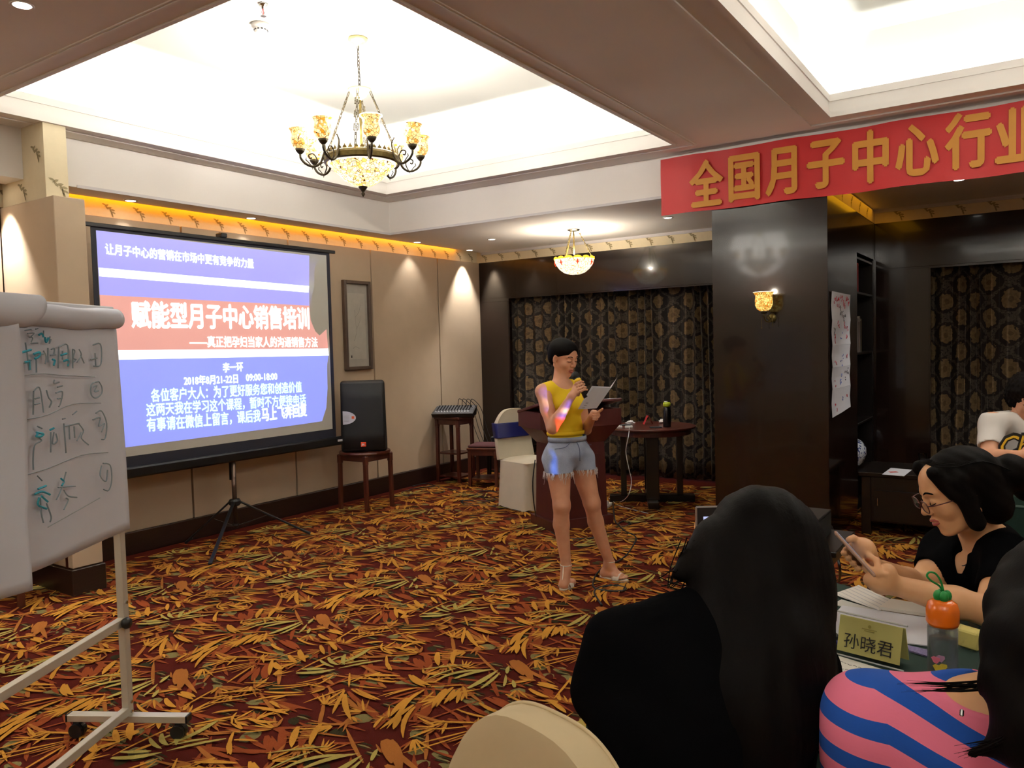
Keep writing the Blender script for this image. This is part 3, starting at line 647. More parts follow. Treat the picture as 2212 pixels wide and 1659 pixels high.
MB().lathe([(0, ZT), (.03, ZT-.001), (.026, ZT-.01), (.01, ZT-.014), (.01, ZT-.03), (0, ZT-.031)], b, 20).build('rosette', chrome, t, True)
m = MB().cyl(b+UZ*(ZT-.075), b+UZ*(ZT-.072), .018, n=12)
for s in (-1, 1): m.tube([b+X_*s*.008+UZ*(ZT-.03), b+X_*s*.014+UZ*(ZT-.05), b+UZ*(ZT-.072)], .0025, 5)
m.build('deflector', chrome, t); MB().cyl(b+UZ*(ZT-.068), b+UZ*(ZT-.03), .003, n=6).build('bulb', EM('red_glass', (200, 30, 20), .1), t)

def sconce():
    c = ony(1650, 660, -2.2); cx = c[0]; zt = ony(1653, 631, -2.2)[2]; y = -2.20
    t = thing('wall_sconce', (cx, -2.06, zt-.2), 'lit wall sconce with an amber mosaic shade on the dark block', 'lamp')
    MB().lathe([(0, 0), (.035, 0), (.03, .012), (.012, .02), (0, .021)], (cx+.02, -2.056, zt-.19), 16, ax=(X_, UZ, -Y_)).build('backplate', brass, t, True)
    P = lambda dx, dy, h: np.array([cx+dx, y+dy, zt+h])
    m = MB().tube(curve_pts([P(.02, .135, -.19), P(.02, .09, -.22), P(.005, .03, -.215), P(0, 0, -.18), P(0, 0, -.155)], 5), .006, 6)
    m.tube(curve_pts([P(.02, .1, -.2), P(.01, .07, -.17), P(.01, .04, -.18), P(.01, .05, -.2)], 4), .004, 5)
    m.tube([P(-.03, .04, -.19), P(-.03, .04, -.26)], .002, 5).ball(P(-.03, .04, -.265), .006, 6).tube([P(.045, .06, -.18), P(.045, .06, -.26)], .0025, 5)
    m.build('arm', brass, t, True)
    MB().lathe([(0, -.165), (.02, -.16), (.03, -.14), (0, -.138)], P(0, 0, 0), 14).build('cup', brass_dark, t, True)
    MB().lathe([(.026, -.142), (.05, -.125), (.063, -.095), (.064, -.06), (.060, -.03), (.068, -.01), (.078, 0)], P(0, 0, 0), 28).build('glass_shade', mosaic('amber_sconce_glass', 1.2, (206, 128, 30), (255, 226, 130), 62), t, True)
    MB().lathe([(0, -.012), (.066, -.01), (.078, .001), (.074, .002), (.06, -.004), (0, -.006)], P(0, 0, 0), 28).build('shade_mouth', EM('bright_shade_mouth', (255, 250, 240), 3), t, True)
    light('POINT', 'sconce_lamp', tuple(P(0, 0, .016)), 2.2, (1, .88, .7), .008)
sconce()

# ------------------------------------------------------------------ banner
red_cloth = M_('red_banner_cloth', (184, 24, 26), .55, var=.05, scale=4, sheen=.2, bump=.15, bscale=400, bdist=.0005)
gold_print = M_('gold_print', (196, 134, 44), .6, var=.05)
t = thing('banner', (3.36, -2.07, 2.585), 'long red cloth banner with gold characters hung along the soffit edge', 'banner')
def bf(u, v): return np.array([3.356+5.2*u, -2.078+.004*math.sin(u*90)+.003*math.sin(v*7+u*30), 2.585+.452*v+.004*math.sin(u*40)])
MB().sheet(bf, 120, 8).build('cloth', red_cloth, t, True)
chars = [('全', 1525, 397), ('国', 1607, 381), ('月', 1693, 366), ('子', 1783, 350), ('中', 1880, 338), ('心', 1980, 322), ('行', 2092, 302), ('业', 2200, 292)]
for i, (ch, px, py) in enumerate(chars):
    p = ony(px, py, -2.09); w = .31
    text(ch, 'gold_character', .385, p+np.array([-.0, 0, -.005])-UZ*.142, X_, UZ, gold_print, t, bold=.010, extrude=.001, align='CENTER', sx=.70)

# ------------------------------------------------------------------ projection screen
XS = .349
def scr(px, py, dx=0): return onx(px, py, XS+dx)
t = thing('projection_screen', (XS, -4.05, 0), 'portable tripod projection screen showing a blue and red slide', 'projection screen')
scr_fab = M_('screen_fabric', (196, 196, 190), .8, var=.01)
Y0s, Y1s = -5.145, -2.885
MB().box(XS-.004, XS, Y0s, Y1s, .72, 2.50).build('black_border', M_('screen_border', (26, 28, 44), .7, var=.05), t)
MB().box(XS, XS+.002, -5.108, -2.928, .815, 2.452).build('surface', scr_fab, t)
MB().box(XS-.012, XS+.014, -5.19, -2.82, 2.475, 2.505, .004).build('top_bar', black_m, t)
MB().box(XS-.03, XS+.035, -5.16, -2.80, .655, .735, .012).build('housing', black_m, t)
MB().box(XS+.035, XS+.038, -2.90, -2.84, .69, .71).build('maker_plate', paper, t)
MB().tube([np.array([XS-.04, -4.05, 2.45]), np.array([XS-.04, -4.05, 2.55])], .012, 8).box(XS-.05, XS+.03, -4.09, -4.03, 2.505, 2.54, .006).build('hanging_bracket', black_m, t)
MB().cyl((XS, -4.05, .12), (XS, -4.05, .67), .019, n=14).build('pole', M_('brown_metal_tube', (96, 80, 72), .3, metal=.8), t, True)
MB().cyl((XS-.035, -4.05, .5), (XS-.035, -4.05, 2.5), .014, n=10).build('rear_mast', black_m, t, True)
MB().lathe([(0, .345), (.04, .34), (.05, .325), (.05, .30), (.035, .285), (0, .28)], (XS, -4.05, 0), 14).build('leg_collar', black_pl, t)
MB().lathe([(0, .14), (.028, .135), (.03, .12), (.015, .10), (0, .095)], (XS, -4.05, 0), 12).build('lower_collar', black_pl, t)
for q in ((.854, -4.661), (.783, -3.632), (.10, -4.36)):
    a = np.array([XS, -4.05, .315]); b = np.array([q[0], q[1], .008]); d = (b-a)/np.linalg.norm(b-a); h = np.array([d[0], d[1], 0]); h /= np.linalg.norm(h)
    l = MB().bar(a+h*.045, b, .026, .014).build('leg', black_m, t)
    MB().bar(b-d*.07, b+d*.0, .03, .02, .004).build('foot_cap', black_pl, l)
    MB().bar(np.array([XS, -4.05, .118])+h*.02, a+(b-a)*.42, .014, .006, .001).build('brace', black_m, t)
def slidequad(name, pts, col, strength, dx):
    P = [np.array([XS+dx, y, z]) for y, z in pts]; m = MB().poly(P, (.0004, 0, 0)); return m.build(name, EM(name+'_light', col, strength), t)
# self-lit slide in place of projected light; reader's shadow cut into its outline
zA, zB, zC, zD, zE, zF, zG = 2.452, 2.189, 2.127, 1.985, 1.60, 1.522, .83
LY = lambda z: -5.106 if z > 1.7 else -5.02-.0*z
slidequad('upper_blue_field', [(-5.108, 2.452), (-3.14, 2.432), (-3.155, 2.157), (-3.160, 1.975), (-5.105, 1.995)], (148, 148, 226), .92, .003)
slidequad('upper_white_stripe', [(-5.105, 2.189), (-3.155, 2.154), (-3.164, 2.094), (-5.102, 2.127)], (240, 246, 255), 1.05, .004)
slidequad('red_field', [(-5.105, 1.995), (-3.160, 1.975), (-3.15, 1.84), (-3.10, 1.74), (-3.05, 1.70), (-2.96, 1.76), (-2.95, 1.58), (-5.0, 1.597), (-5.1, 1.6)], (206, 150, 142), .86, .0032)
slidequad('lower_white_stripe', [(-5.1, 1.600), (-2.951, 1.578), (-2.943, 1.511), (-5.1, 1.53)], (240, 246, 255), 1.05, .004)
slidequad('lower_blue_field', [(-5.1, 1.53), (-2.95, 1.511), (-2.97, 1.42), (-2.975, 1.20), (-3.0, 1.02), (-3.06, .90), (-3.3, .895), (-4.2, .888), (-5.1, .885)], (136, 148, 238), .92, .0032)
txt_m = EM('glowing_white_letters', (236, 255, 252), 1.05)
cyan_m = EM('glowing_pale_letters', (214, 250, 240), 1.0)
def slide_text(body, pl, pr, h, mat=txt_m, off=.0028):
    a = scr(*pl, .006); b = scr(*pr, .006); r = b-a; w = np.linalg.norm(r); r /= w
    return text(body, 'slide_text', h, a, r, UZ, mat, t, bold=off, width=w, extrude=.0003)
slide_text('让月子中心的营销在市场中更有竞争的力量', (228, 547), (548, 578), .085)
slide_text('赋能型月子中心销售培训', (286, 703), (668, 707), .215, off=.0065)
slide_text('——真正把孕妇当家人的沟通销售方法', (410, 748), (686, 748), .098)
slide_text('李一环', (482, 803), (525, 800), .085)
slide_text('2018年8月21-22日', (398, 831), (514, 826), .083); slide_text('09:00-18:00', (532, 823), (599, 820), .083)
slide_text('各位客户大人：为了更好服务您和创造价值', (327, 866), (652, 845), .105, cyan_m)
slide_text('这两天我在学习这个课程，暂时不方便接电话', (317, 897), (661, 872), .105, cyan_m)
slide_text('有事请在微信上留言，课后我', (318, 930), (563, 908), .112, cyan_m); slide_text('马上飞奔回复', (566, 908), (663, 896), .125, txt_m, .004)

# ------------------------------------------------------------------ picture on the left wall
t = thing('framed_picture', (.0, -2.215, 1.35), 'tall narrow framed ink drawing on the beige wall beside the screen', 'picture')
y0, y1, z0, z1 = -2.41, -2.022, 1.352, 2.276
frame_m = M_('brown_frame', (88, 72, 62), .45, var=.2)
for b in ((y0, y0+.035, z0, z1), (y1-.035, y1, z0, z1), (y0+.035, y1-.035, z0, z0+.035), (y0+.035, y1-.035, z1-.035, z1)):
    MB().box(.0, .045, *b, .004).build('frame_rail', frame_m, t)
MB().box(.005, .012, y0+.03, y1-.03, z0+.03, z1-.03).build('mount', M_('grey_mount', (176, 172, 164), .9), t)
MB().box(.012, .0135, y0+.07, y1-.07, z0+.11, z1-.13).build('drawing', M_('rice_paper', (188, 184, 174), .9), t)
m = MB(); pen = M_('faint_ink', (128, 122, 114), .9)
for pts in ([(-.03, .62), (-.02, .5), (-.01, .42)], [(-.02, .55), (.03, .60), (.06, .68)], [(-.05, .30), (-.02, .36), (.0, .44)], [(0, .44), (.04, .5), (.05, .56)], [(-.07, .22), (-.03, .24), (.02, .22)]):
    m.tube(curve_pts([np.array([.0138, -2.215+a, z0+b]) for a, b in pts], 5), .0012, 4)
m.build('ink_lines', pen, t); MB().box(.0136, .0142, -2.315, -2.30, z0+.125, z0+.15).build('seal_mark', black_pl, t)

# ------------------------------------------------------------------ loudspeaker on a wooden stool
def stool(name, c, rz, w, d, h, top_t, leg, mat, label, cat, round_top=False, shelf=None, cushion=None, apron=.06, group=None):
    t = thing(name, (c[0], c[1], 0), label, cat, group, rz)
    if round_top: MB().lathe([(0, h-top_t), (w/2-.008, h-top_t), (w/2, h-top_t/2), (w/2-.005, h), (0, h)], (0, 0, 0), 36).build('seat', mat, t, False, False)
    else: MB().box(-w/2, w/2, -d/2, d/2, h-top_t, h, .006).build('seat', mat, t, False, False)
    i = (.10*w if round_top else 0)
    for sx in (-1, 1):
        for sy in (-1, 1):
            x, y = sx*(w/2-leg/2-.012-i), sy*(d/2-leg/2-.012-i)
            m = MB().bar((x, y, h-top_t), (x*1.03, y*1.03, .0), leg, leg, .003, up=(0, 1, 0))
            m.obox((x, y, h-top_t-apron*.75), X_, Y_, UZ, leg*.62, leg*.62, apron*.7, .006)
            m.build('leg', mat, t, False, False)
    for s in (-1, 1):
        MB().box(-w/2+leg+i, w/2-leg-i, s*(d/2-leg/2-.012-i)-.009, s*(d/2-leg/2-.012-i)+.009, h-top_t-apron, h-top_t, .003).build('apron', mat, t, False, False)
        MB().box(s*(w/2-leg/2-.012-i)-.009, s*(w/2-leg/2-.012-i)+.009, -d/2+leg+i, d/2-leg-i, h-top_t-apron, h-top_t, .003).build('apron', mat, t, False, False)
    for z in (shelf or []):
        MB().box(-w/2+leg*.7, w/2-leg*.7, -d/2+leg*.7, d/2-leg*.7, z-.012, z+.006, .003).build('shelf', mat, t, False, False)
    if cushion: MB().box(-w/2+.01, w/2-.01, -d/2+.01, d/2-.01, h, h+.03, .012).build('cushion', cushion, t, False, False)
    return t
stool('stool', (.44, -2.60), 0, .50, .50, .575, .028, .036, redwood, 'round-topped red-brown wooden stool under the loudspeaker', 'stool', True)
sp = np.array([.43, -2.575]); rz = math.atan2(NH[1], NH[0])+.10
t = thing('loudspeaker', (sp[0], sp[1], .577), 'black loudspeaker with an orange badge standing on a wooden stool', 'loudspeaker', rz=rz+math.pi/2)
# local frame: x to the photo's right, -y towards the room
g = MB(); w, d, h = .225, .19, .70
outline = lambda x, y0, y1: None
m = MB().add([(-.225, -.17, 0), (.225, -.17, 0), (.165, .17, 0), (-.165, .17, 0), (-.215, -.17, h-.01), (.215, -.17, h-.01), (.155, .15, h-.03), (-.155, .15, h-.03)], [(3, 2, 1, 0), (4, 5, 6, 7), (0, 1, 5, 4), (1, 2, 6, 5), (2, 3, 7, 6), (3, 0, 4, 7)])
o = m.build('cabinet', black_pl, t, False, False); bv = o.modifiers.new('bevel', 'BEVEL'); bv.width = .03; bv.segments = 3
def gf(u, v):
    x = (u-.5)*.40; b = .025*(1-(2*u-1)**2); return np.array([x, -.175-b, .03+v*.63])
m = MB().sheet(gf, 16, 4); o = m.build('grille', M_('black_grille', (20, 20, 24), .6, bump=.6, bscale=900, bdist=.002, var=.2), t, True, False); solid(o, .01, 0)
pts = [(-.19, .27)]+[(-.19+.125*math.cos(a), .335+.065*math.sin(a)) for a in np.linspace(-math.pi/2, math.pi/2, 12)]+[(-.19, .40)]
MB().poly([(x, -.192-.020*(1-(x/.2)**2), z) for x, z in pts], (0, -.002, 0)).build('paper_label', paper, t, False, False)
MB().box(-.105, -.08, -.2125, -.209, .325, .350).build('label_mark', M_('orange_print', (222, 96, 52), .6), t, False, False)
for k in range(5): MB().box(-.18, -.13, -.206, -.203, .30+.013*k, .302+.013*k).build('label_line', M_('grey_print', (150, 150, 160), .8), t, False, False)
MB().box(-.028, .022, -.215, -.208, .055, .098, .002).build('badge', M_('orange_badge', (226, 74, 30), .4), t, False, False)
text('JBL', 'badge_letters', .026, (-.003, -.2155, .067), (1, 0, 0), (0, 0, 1), paper, None, off=.0006, align='CENTER').parent = t
b = onz(18, 1317, 0)
stool('stool', (b[0]-.13, b[1]+.22), .0, .36, .36, .46, .03, .036, redwood, 'dark wooden stool half hidden behind the flip chart paper, at the far left', 'stool')

# ------------------------------------------------------------------ mixer, amplifiers and their stands
stool('plant_stand', (.27, -.95), 0, .36, .32, .76, .03, .036, redwood, 'tall red-brown wooden stand carrying the audio mixer by the beige wall', 'stand', shelf=[.34, .07])
t = thing('audio_mixer', (.28, -.95, .762), 'black audio mixing desk with rows of knobs on the tall wooden stand', 'mixer', rz=math.radians(28))
m = MB().add([(-.23, -.17, .0), (.23, -.17, 0), (.23, .17, 0), (-.23, .17, 0), (-.24, -.19, .04), (.24, -.19, .04), (.24, .19, .11), (-.24, .19, .11)], [(3, 2, 1, 0), (4, 5, 6, 7), (0, 1, 5, 4), (1, 2, 6, 5), (2, 3, 7, 6), (3, 0, 4, 7)])
m.build('case', black_pl, t, False, False)
sl = np.array([0, .38, .07])/np.linalg.norm([0, .38, .07]); nn = np.cross(X_, sl)
MB().obox(np.array([0, 0, .0752]), X_, sl, nn, .225, .18, .001).build('panel', M_('mixer_panel', (58, 60, 66), .5), t, False, False)
m = MB(); f_ = MB()
for i in range(12):
    for j in range(6):
        c = np.array([-.2+i*.034, 0, .0755])+sl*(-.04+j*.038); m.cyl(c, c+nn*.014, .007, .005, 7)
    c = np.array([-.2+i*.034, 0, .0755])-sl*.12; f_.obox(c+nn*.006, X_, sl, nn, .006, .012, .006)
m.build('knobs', black_pl, t, False, False, kind='stuff'); f_.build('faders', paper, t, False, False, kind='stuff')
m = MB(); base = np.array([.35, -.90, .84])
for k in range(4):
    a = base+np.array([-.10+.06*k, .05, .02]); m.tube(curve_pts([a, a+UZ*.09+X_*.02, a+UZ*.07+X_*.08, a+np.array([.12, .06, -.03]), a+np.array([.16, .1, -.25]), a+np.array([.22, .12, -.42])], 5), .004, 5)
m.build('audio_cable', black_pl, label='black audio cables arching off the back of the mixing desk', cat='cable')
ss = stool('stool', (.77, -1.02), math.radians(18), .36, .34, .44, .028, .036, redwood, 'low red-brown wooden stool with a maroon seat pad in front of the amplifiers', 'stool', cushion=M_('maroon_pad', (70, 22, 30), .8), shelf=[.09])
stool('rack_stand', (.80, -.52), 0, .52, .40, .40, .03, .04, blackwood, 'low black stand under the stacked amplifiers, behind the stool', 'stand', shelf=[.10])
def amp(z0, h, w, dx, label, disp):
    t = thing('amplifier', (.80+dx, -.52, z0), label, 'amplifier', None, math.radians(12))
    MB().box(-w/2, w/2, -.16, .17, 0, h, .005).build('case', black_pl, t, False, False)
    MB().box(-w/2+.005, w/2-.005, -.166, -.16, .006, h-.006, .002).build('front_panel', M_('amp_panel', (40, 42, 50), .35, metal=.4), t, False, False)
    if disp:
        MB().box(w/2-.17, w/2-.04, -.1685, -.166, h-.045, h-.02).build('display', orange_led, t, False, False)
        MB().box(w/2-.3, w/2-.285, -.169, -.166, h-.04, h-.022).build('power_light', EM('red_led', (240, 60, 40), 3), t, False, False)
        MB().box(w/2-.31, w/2-.24, -.1685, -.166, .02, .026).box(w/2-.17, w/2-.05, -.1685, -.166, .026, .031).build('indicator_row', blue_led, t, False, False)
    else:
        MB().cyl((w/2-.27, -.166, h*.5), (w/2-.27, -.172, h*.5), .012, n=12).build('power_light', blue_led, t, False, False)
        MB().box(w/2-.22, w/2-.03, -.170, -.166, .02, .03).build('handle', chrome, t, False, False)
    for sx in (-1, 1): MB().cyl((sx*(w/2-.03), 0, -.008), (sx*(w/2-.03), 0, .0), .012, n=8).build('foot', black_pl, t, False, False)
amp(.41, .10, .48, .03, 'black amplifier with one round blue light, under the upper unit', False)
amp(.52, .10, .42, .03, 'black receiver with a glowing orange display, topmost of the stack', True)
t = MB().obox((.85, -.55, .629), np.array([.95, .3, 0]), np.array([-.3, .95, 0]), UZ, .09, .06, .004).build('booklet', M_('pale_pink_card', (190, 160, 146), .8), label='small pale booklet lying on top of the receiver', cat='booklet')

# ------------------------------------------------------------------ lectern
la, lb = np.array([.842, -.54, 0]), np.array([.54, .842, 0]); lc = np.array([2.56, -2.27, 0])
t = thing('lectern', tuple(lc), 'maroon wooden lectern with a wide flared top, behind the standing reader', 'lectern')
def frus(m, hx0, hy0, z0, hx1, hy1, z1, sh=0):
    V = [lc+la*(sx*hx)+lb*(sy*hy)+UZ*z+la*(sh if z == z1 else 0) for (hx, hy, z) in ((hx0, hy0, z0), (hx1, hy1, z1)) for sx, sy in ((-1, -1), (1, -1), (1, 1), (-1, 1))]
    return m.add(V, [(3, 2, 1, 0), (4, 5, 6, 7), (0, 1, 5, 4), (1, 2, 6, 5), (2, 3, 7, 6), (3, 0, 4, 7)])
frus(MB(), .20, .30, 0, .20, .30, .085).build('plinth', maroon_wood, t)
frus(MB(), .17, .26, .085, .17, .24, .72).build('body', maroon_wood, t)
frus(MB(), .171, .245, .72, .22, .37, .86).build('flared_neck', maroon_wood, t)
frus(MB(), .22, .385, .86, .22, .385, 1.0, 0).build('top_box', maroon_wood, t)
MB().obox(lc+UZ*1.03, la*math.cos(.2)-UZ*math.sin(.2)*-1, lb, np.cross(la*math.cos(.2)+UZ*math.sin(.2), lb), .235, .39, .012, .004).build('reading_board', maroon_wood, t)
frus(MB(), .172, .18, .16, .172, .18, .62).build('front_panel', M_('maroon_panel', (66, 24, 24), .35), t)

# ------------------------------------------------------------------ covered chairs
def covered_chair(c, face, label, sash=False, group=None, mat=None, h=.94):
    fx = np.array([face[0], face[1], 0]); fx /= np.linalg.norm(fx)
    t = thing('covered_chair', (c[0], c[1], 0), label, 'chair', group, math.atan2(fx[1], fx[0])+math.pi/2)
    mat = mat or cloth_w                       # local: front is -y
    def skirt(u, v):
        a = 2*math.pi*u; cx_ = math.copysign(abs(math.cos(a))**.35, math.cos(a)); sy_ = math.copysign(abs(math.sin(a))**.35, math.sin(a))
        z = .012+(.455-.012)*v; k = 1+.10*(1-v)+.018*math.sin(a*9)*(1-v); return np.array([.215*cx_*k, .225*sy_*k, z+.010*math.sin(a*5)*(1-v)])
    m = MB().sheet(skirt, 64, 8); o = m.build('skirt', mat, t, True, False)
    MB().sheet(lambda u, v: np.array([(u-.5)*.425*(1-.0*v), (v-.5)*.445, .455+.03*(1-(2*u-1)**4)*(1-(2*v-1)**4)]), 12, 12).build('seat_cover', mat, t, True, False)
    def back(off):
        def f(u, v):
            a = math.pi*(u)   # outline across
            x = (u-.5)*2; w = .215-.012*v; top = h-.46
            zz = .46+top*v*(1-.30*abs(x)**3.2*v**2); lean = .20+.05*v+.02*math.sin(v*3)
            return np.array([x*w, lean+off-.018*(1-x*x), zz])
        return f
    m = MB().sheet(back(0), 16, 16); o = m.build('back_cover', mat, t, True, False); solid(o, .055, 0)
    bv = o.modifiers.new('round', 'BEVEL'); bv.width = .018; bv.segments = 3; bv.limit_method = 'ANGLE'; bv.angle_limit = .9
    m = MB().tube(curve_pts([back(-.0295)(x, 1.0)+np.array([0, .001, .001]) for x in np.linspace(0, 1, 17)], 2), .003, 5).build('seam', mat, t, True, False)
    for sx in (-1, 1):
        for sy in (-1, 1): MB().bar((sx*.18, sy*.18, .0), (sx*.18, sy*.18, .44), .022).build('leg', black_m, t, False, False)
    if sash:
        m = MB()
        for r in range(2):
            pass
        pts = [(.214, .20), (.212, .258), (0, .268), (-.212, .258), (-.214, .20), (-.2, .178), (0, .165), (.2, .178)]
        V = [(x*1.02, y+(z-.68)*.18, z) for z in (.665, .675, .74, .80, .81) for x, y in pts]; n = 8
        m.add(V, [(j*n+i, j*n+(i+1) % n, (j+1)*n+(i+1) % n, (j+1)*n+i) for j in range(4) for i in range(n)])
        o = m.build('sash', navy, t, True, False); solid(o, .008, 1)
    return t
covered_chair((1.83, -1.80), (.93, -.30), 'white covered banquet chair with a navy sash beside the lectern', True)

# ------------------------------------------------------------------ round table by the curtain
rt = np.array([2.78, -1.06]); ztab = .745
t = thing('round_table', (rt[0], rt[1], 0), 'dark round table on slab legs with a cross base in front of the curtain', 'table')
MB().lathe([(0, ztab-.028), (.40, ztab-.028), (.43, ztab-.018), (.432, ztab-.006), (.428, ztab), (0, ztab)], (rt[0], rt[1], 0), 56).build('tabletop', redwood, t)
MB().lathe([(.36, ztab-.075), (.385, ztab-.075), (.385, ztab-.028), (.36, ztab-.028), (.36, ztab-.075)], (rt[0], rt[1], 0), 48).build('apron', redwood, t)
for k in range(4):
    a = math.radians(-64+90*k); d = np.array([math.cos(a), math.sin(a), 0]); e = np.array([-d[1], d[0], 0]); C3 = np.array([rt[0], rt[1], 0])
    MB().obox(C3+d*.27+UZ*.37, d, e, UZ, .028, .06, .30, .004).build('leg', blackwood, t)
    MB().obox(C3+d*.21+UZ*.035, d, e, UZ, .20, .05, .035, .006).build('base_foot', blackwood, t)
def tp(px, py, z=ztab): return onz(px, py, z)
white_pl = M_('white_plastic', (232, 232, 234), .4, var=.02)
p = tp(1441, 922); t = thing('flask', tuple(p), 'dark flask with a lime green lid standing on the round table', 'bottle')
MB().lathe([(0, 0), (.036, 0), (.038, .01), (.038, .15), (.030, .185), (.026, .195), (0, .195)], p, 20).build('body', M_('dark_flask', (24, 18, 18), .25), t, True)
MB().lathe([(0, .195), (.030, .195), (.036, .203), (.036, .228), (.026, .236), (0, .236)], p, 20).build('lid', M_('lime_lid', (186, 206, 40), .4), t, True)
MB().lathe([(0, .236), (.016, .236), (.016, .246), (0, .248)], p-RH*.008, 12).build('spout_cap', white_pl, t, True)
p = tp(1400, 916); t = thing('table_card', tuple(p), 'small red folded card standing on the round table', 'card')
redc = M_('red_card', (200, 50, 60), .5)
for s in (-1, 1):
    MB().add([p+RH*s*.005-NH*.045+UZ*.085, p+RH*s*.005+NH*.045+UZ*.085, p+RH*s*.045+NH*.045, p+RH*s*.045-NH*.045], [(0, 1, 2, 3)]).build('flap', redc, t)
for (x, y, lab) in ((1362, 917, 'crumpled white tissue at the left of the round table'), (1432, 914, 'crumpled white tissue leaning on the dark flask')):
    p = tp(x, y)+UZ*.018; m = MB(); r = random.Random(x); q = MB().ball((0, 0, 0), 1, 12)
    V = [np.array(v)*(.024+r.uniform(-.007, .010)) for v in q.v]; m.add([p+RH*v[0]*1.7+NH*v[1]+UZ*v[2]*.8 for v in V], q.f); m.build('tissue', white_pl, label=lab, cat='tissue')
for (x, y, lab) in ((1416, 924, 'black mobile phone lying near the front of the round table'), (1350, 919, 'black mobile phone lying by the left tissue')):
    p = tp(x, y)+UZ*.006; MB().obox(p, RH, NH, UZ, .055, .03, .005, .003).build('mobile_phone', black_pl, label=lab, cat='phone')
p = tp(1358, 925); t = thing('charging_adapter', tuple(p), 'white charging plug and cable at the table edge', 'charger')
MB().obox(p+UZ*.012, RH, NH, UZ, .036, .014, .012, .004).build('plug', white_pl, t)
MB().obox(p+UZ*.012-RH*.09, RH, NH, UZ, .03, .016, .014, .005).build('plug', white_pl, t)
e = rt[0]; pts = [p+UZ*.012, p+NH*.05+UZ*.005, at(1357, 945, 7.17), at(1352, 975, 7.17), at(1358, 1010, 7.17), at(1364, 1040, 7.17), at(1357, 1070, 7.15), onz(1340, 1084, .006), onz(1325, 1082, .006), onz(1315, 1076, .006)]
MB().tube(curve_pts(pts, 6), .0035, 6).build('cord', white_pl, t, True)
p = onz(1303, 932, .70)
t = thing('power_strip', tuple(onz(1308, 1096, 0)), 'white power strip with plugs lying on the carpet by the round table', 'power strip'); p = onz(1308, 1098, 0)
d = onz(1320, 1088, 0)-onz(1296, 1105, 0); d /= np.linalg.norm(d); e = np.array([-d[1], d[0], 0])
MB().obox(p+UZ*.018, d, e, UZ, .13, .03, .016, .004).build('housing', white_pl, t)
for k in (-.06, .02): MB().obox(p+d*k+UZ*.05, d, e, UZ, .025, .022, .018, .005).build('plug', black_pl if k < 0 else white_pl, t)

# ------------------------------------------------------------------ floor cables
def fcable(name, px, label, r=.005, mat=black_pl):
    pts = curve_pts([onz(x, y, 0)+UZ*(r+.002) for x, y in px], 6); return MB().tube(pts, r, 6).build(name, mat, None, True, label=label, cat='cable')
fcable('floor_cable', [(890, 1052), (925, 1046), (960, 1062), (940, 1066), (905, 1062), (880, 1072), (868, 1066), (900, 1056), (950, 1052), (1010, 1070), (1060, 1076), (1068, 1082), (1040, 1088), (1003, 1088), (1000, 1083), (1060, 1084)], 'tangled black cable on the carpet by the left wall')
fcable('floor_cable', [(1000, 1084), (1005, 1092), (1080, 1096), (1110, 1103), (1150, 1112), (1165, 1128), (1190, 1150), (1220, 1165), (1290, 1163), (1340, 1154)], 'black cable running behind the reader\'s legs to the right')
fcable('floor_cable', [(1090, 1066), (1050, 1062), (1032, 1066), (1035, 1075), (1075, 1080), (1100, 1070)], 'looped black cable on the carpet in front of the low wooden stool')
fcable('floor_cable', [(1324, 1090), (1326, 1110), (1330, 1130), (1345, 1140), (1362, 1133), (1350, 1128), (1336, 1134), (1350, 1150), (1368, 1158), (1374, 1168), (1362, 1190), (1350, 1205), (1330, 1218), (1300, 1232), (1285, 1250), (1282, 1270), (1300, 1278), (1340, 1280), (1352, 1274), (1330, 1268), (1295, 1272), (1284, 1284), (1300, 1310)], 'long black cable coiling on the carpet from the round table to the reader\'s feet', .007)
fcable('floor_cable', [(1318, 1078), (1335, 1092), (1360, 1100), (1400, 1110)], 'thin pale cable on the carpet beside the power strip', .003, white_pl)
# lead dropping from the lectern
m = MB().tube(curve_pts([at(1156, 993, 6.3), at(1151, 1040, 6.3), at(1153, 1085, 6.4), onz(1160, 1125, .006)], 6), .005, 6).build('microphone_lead', black_pl, None, True, label='black lead hanging down beside the white covered chair', cat='cable')

# ------------------------------------------------------------------ niche shelves, vase, console table
t = thing('bookcase', (4.42, -.5, 0), 'dark bookcase set in the niche of the dark block', 'bookcase')
MB().box(4.21, 4.625, -.915, -.895, 0, 2.27).build('side_panel', blackwood, t); MB().box(4.21, 4.625, -.085, -.065, 0, 2.27).build('side_panel', blackwood, t)
MB().box(4.205, 4.22, -.915, -.065, 0, 2.27).build('back_panel', blackwood, t)
for z in (.05, .36, .80, 1.42, 1.95, 2.25): MB().box(4.22, 4.62, -.895, -.085, z-.02, z, .002).build('shelf', blackwood, t)
r = random.Random(5); y = -.70
for k, (mc, ml) in enumerate((((112, 106, 104), 'pale grey upright magazine, first on the niche shelf'), ((74, 40, 38), 'dark red upright magazine on the niche shelf'), ((146, 140, 132), 'whitish upright magazine in the middle of the niche shelf'), ((50, 56, 74), 'slate blue upright magazine on the niche shelf'), ((92, 84, 60), 'olive brown upright magazine, last on the niche shelf'))):
    w = (.05, .03, .045, .03, .04)[k]; hh = (.30, .27, .32, .28, .30)[k]
    MB().box(4.40, 4.60, y, y+w-.002, 1.42, 1.42+hh, .002).build('magazine', M_('magazine_cover', mc, .5), None, label=ml, cat='magazine', group='magazines on the niche shelf'); y += w
MB().box(4.42, 4.61, -.88, -.70, 1.95, 2.20, .003).build('red_folder', M_('red_folder', (150, 44, 56), .5), label='red box file on the upper niche shelf', cat='box file')
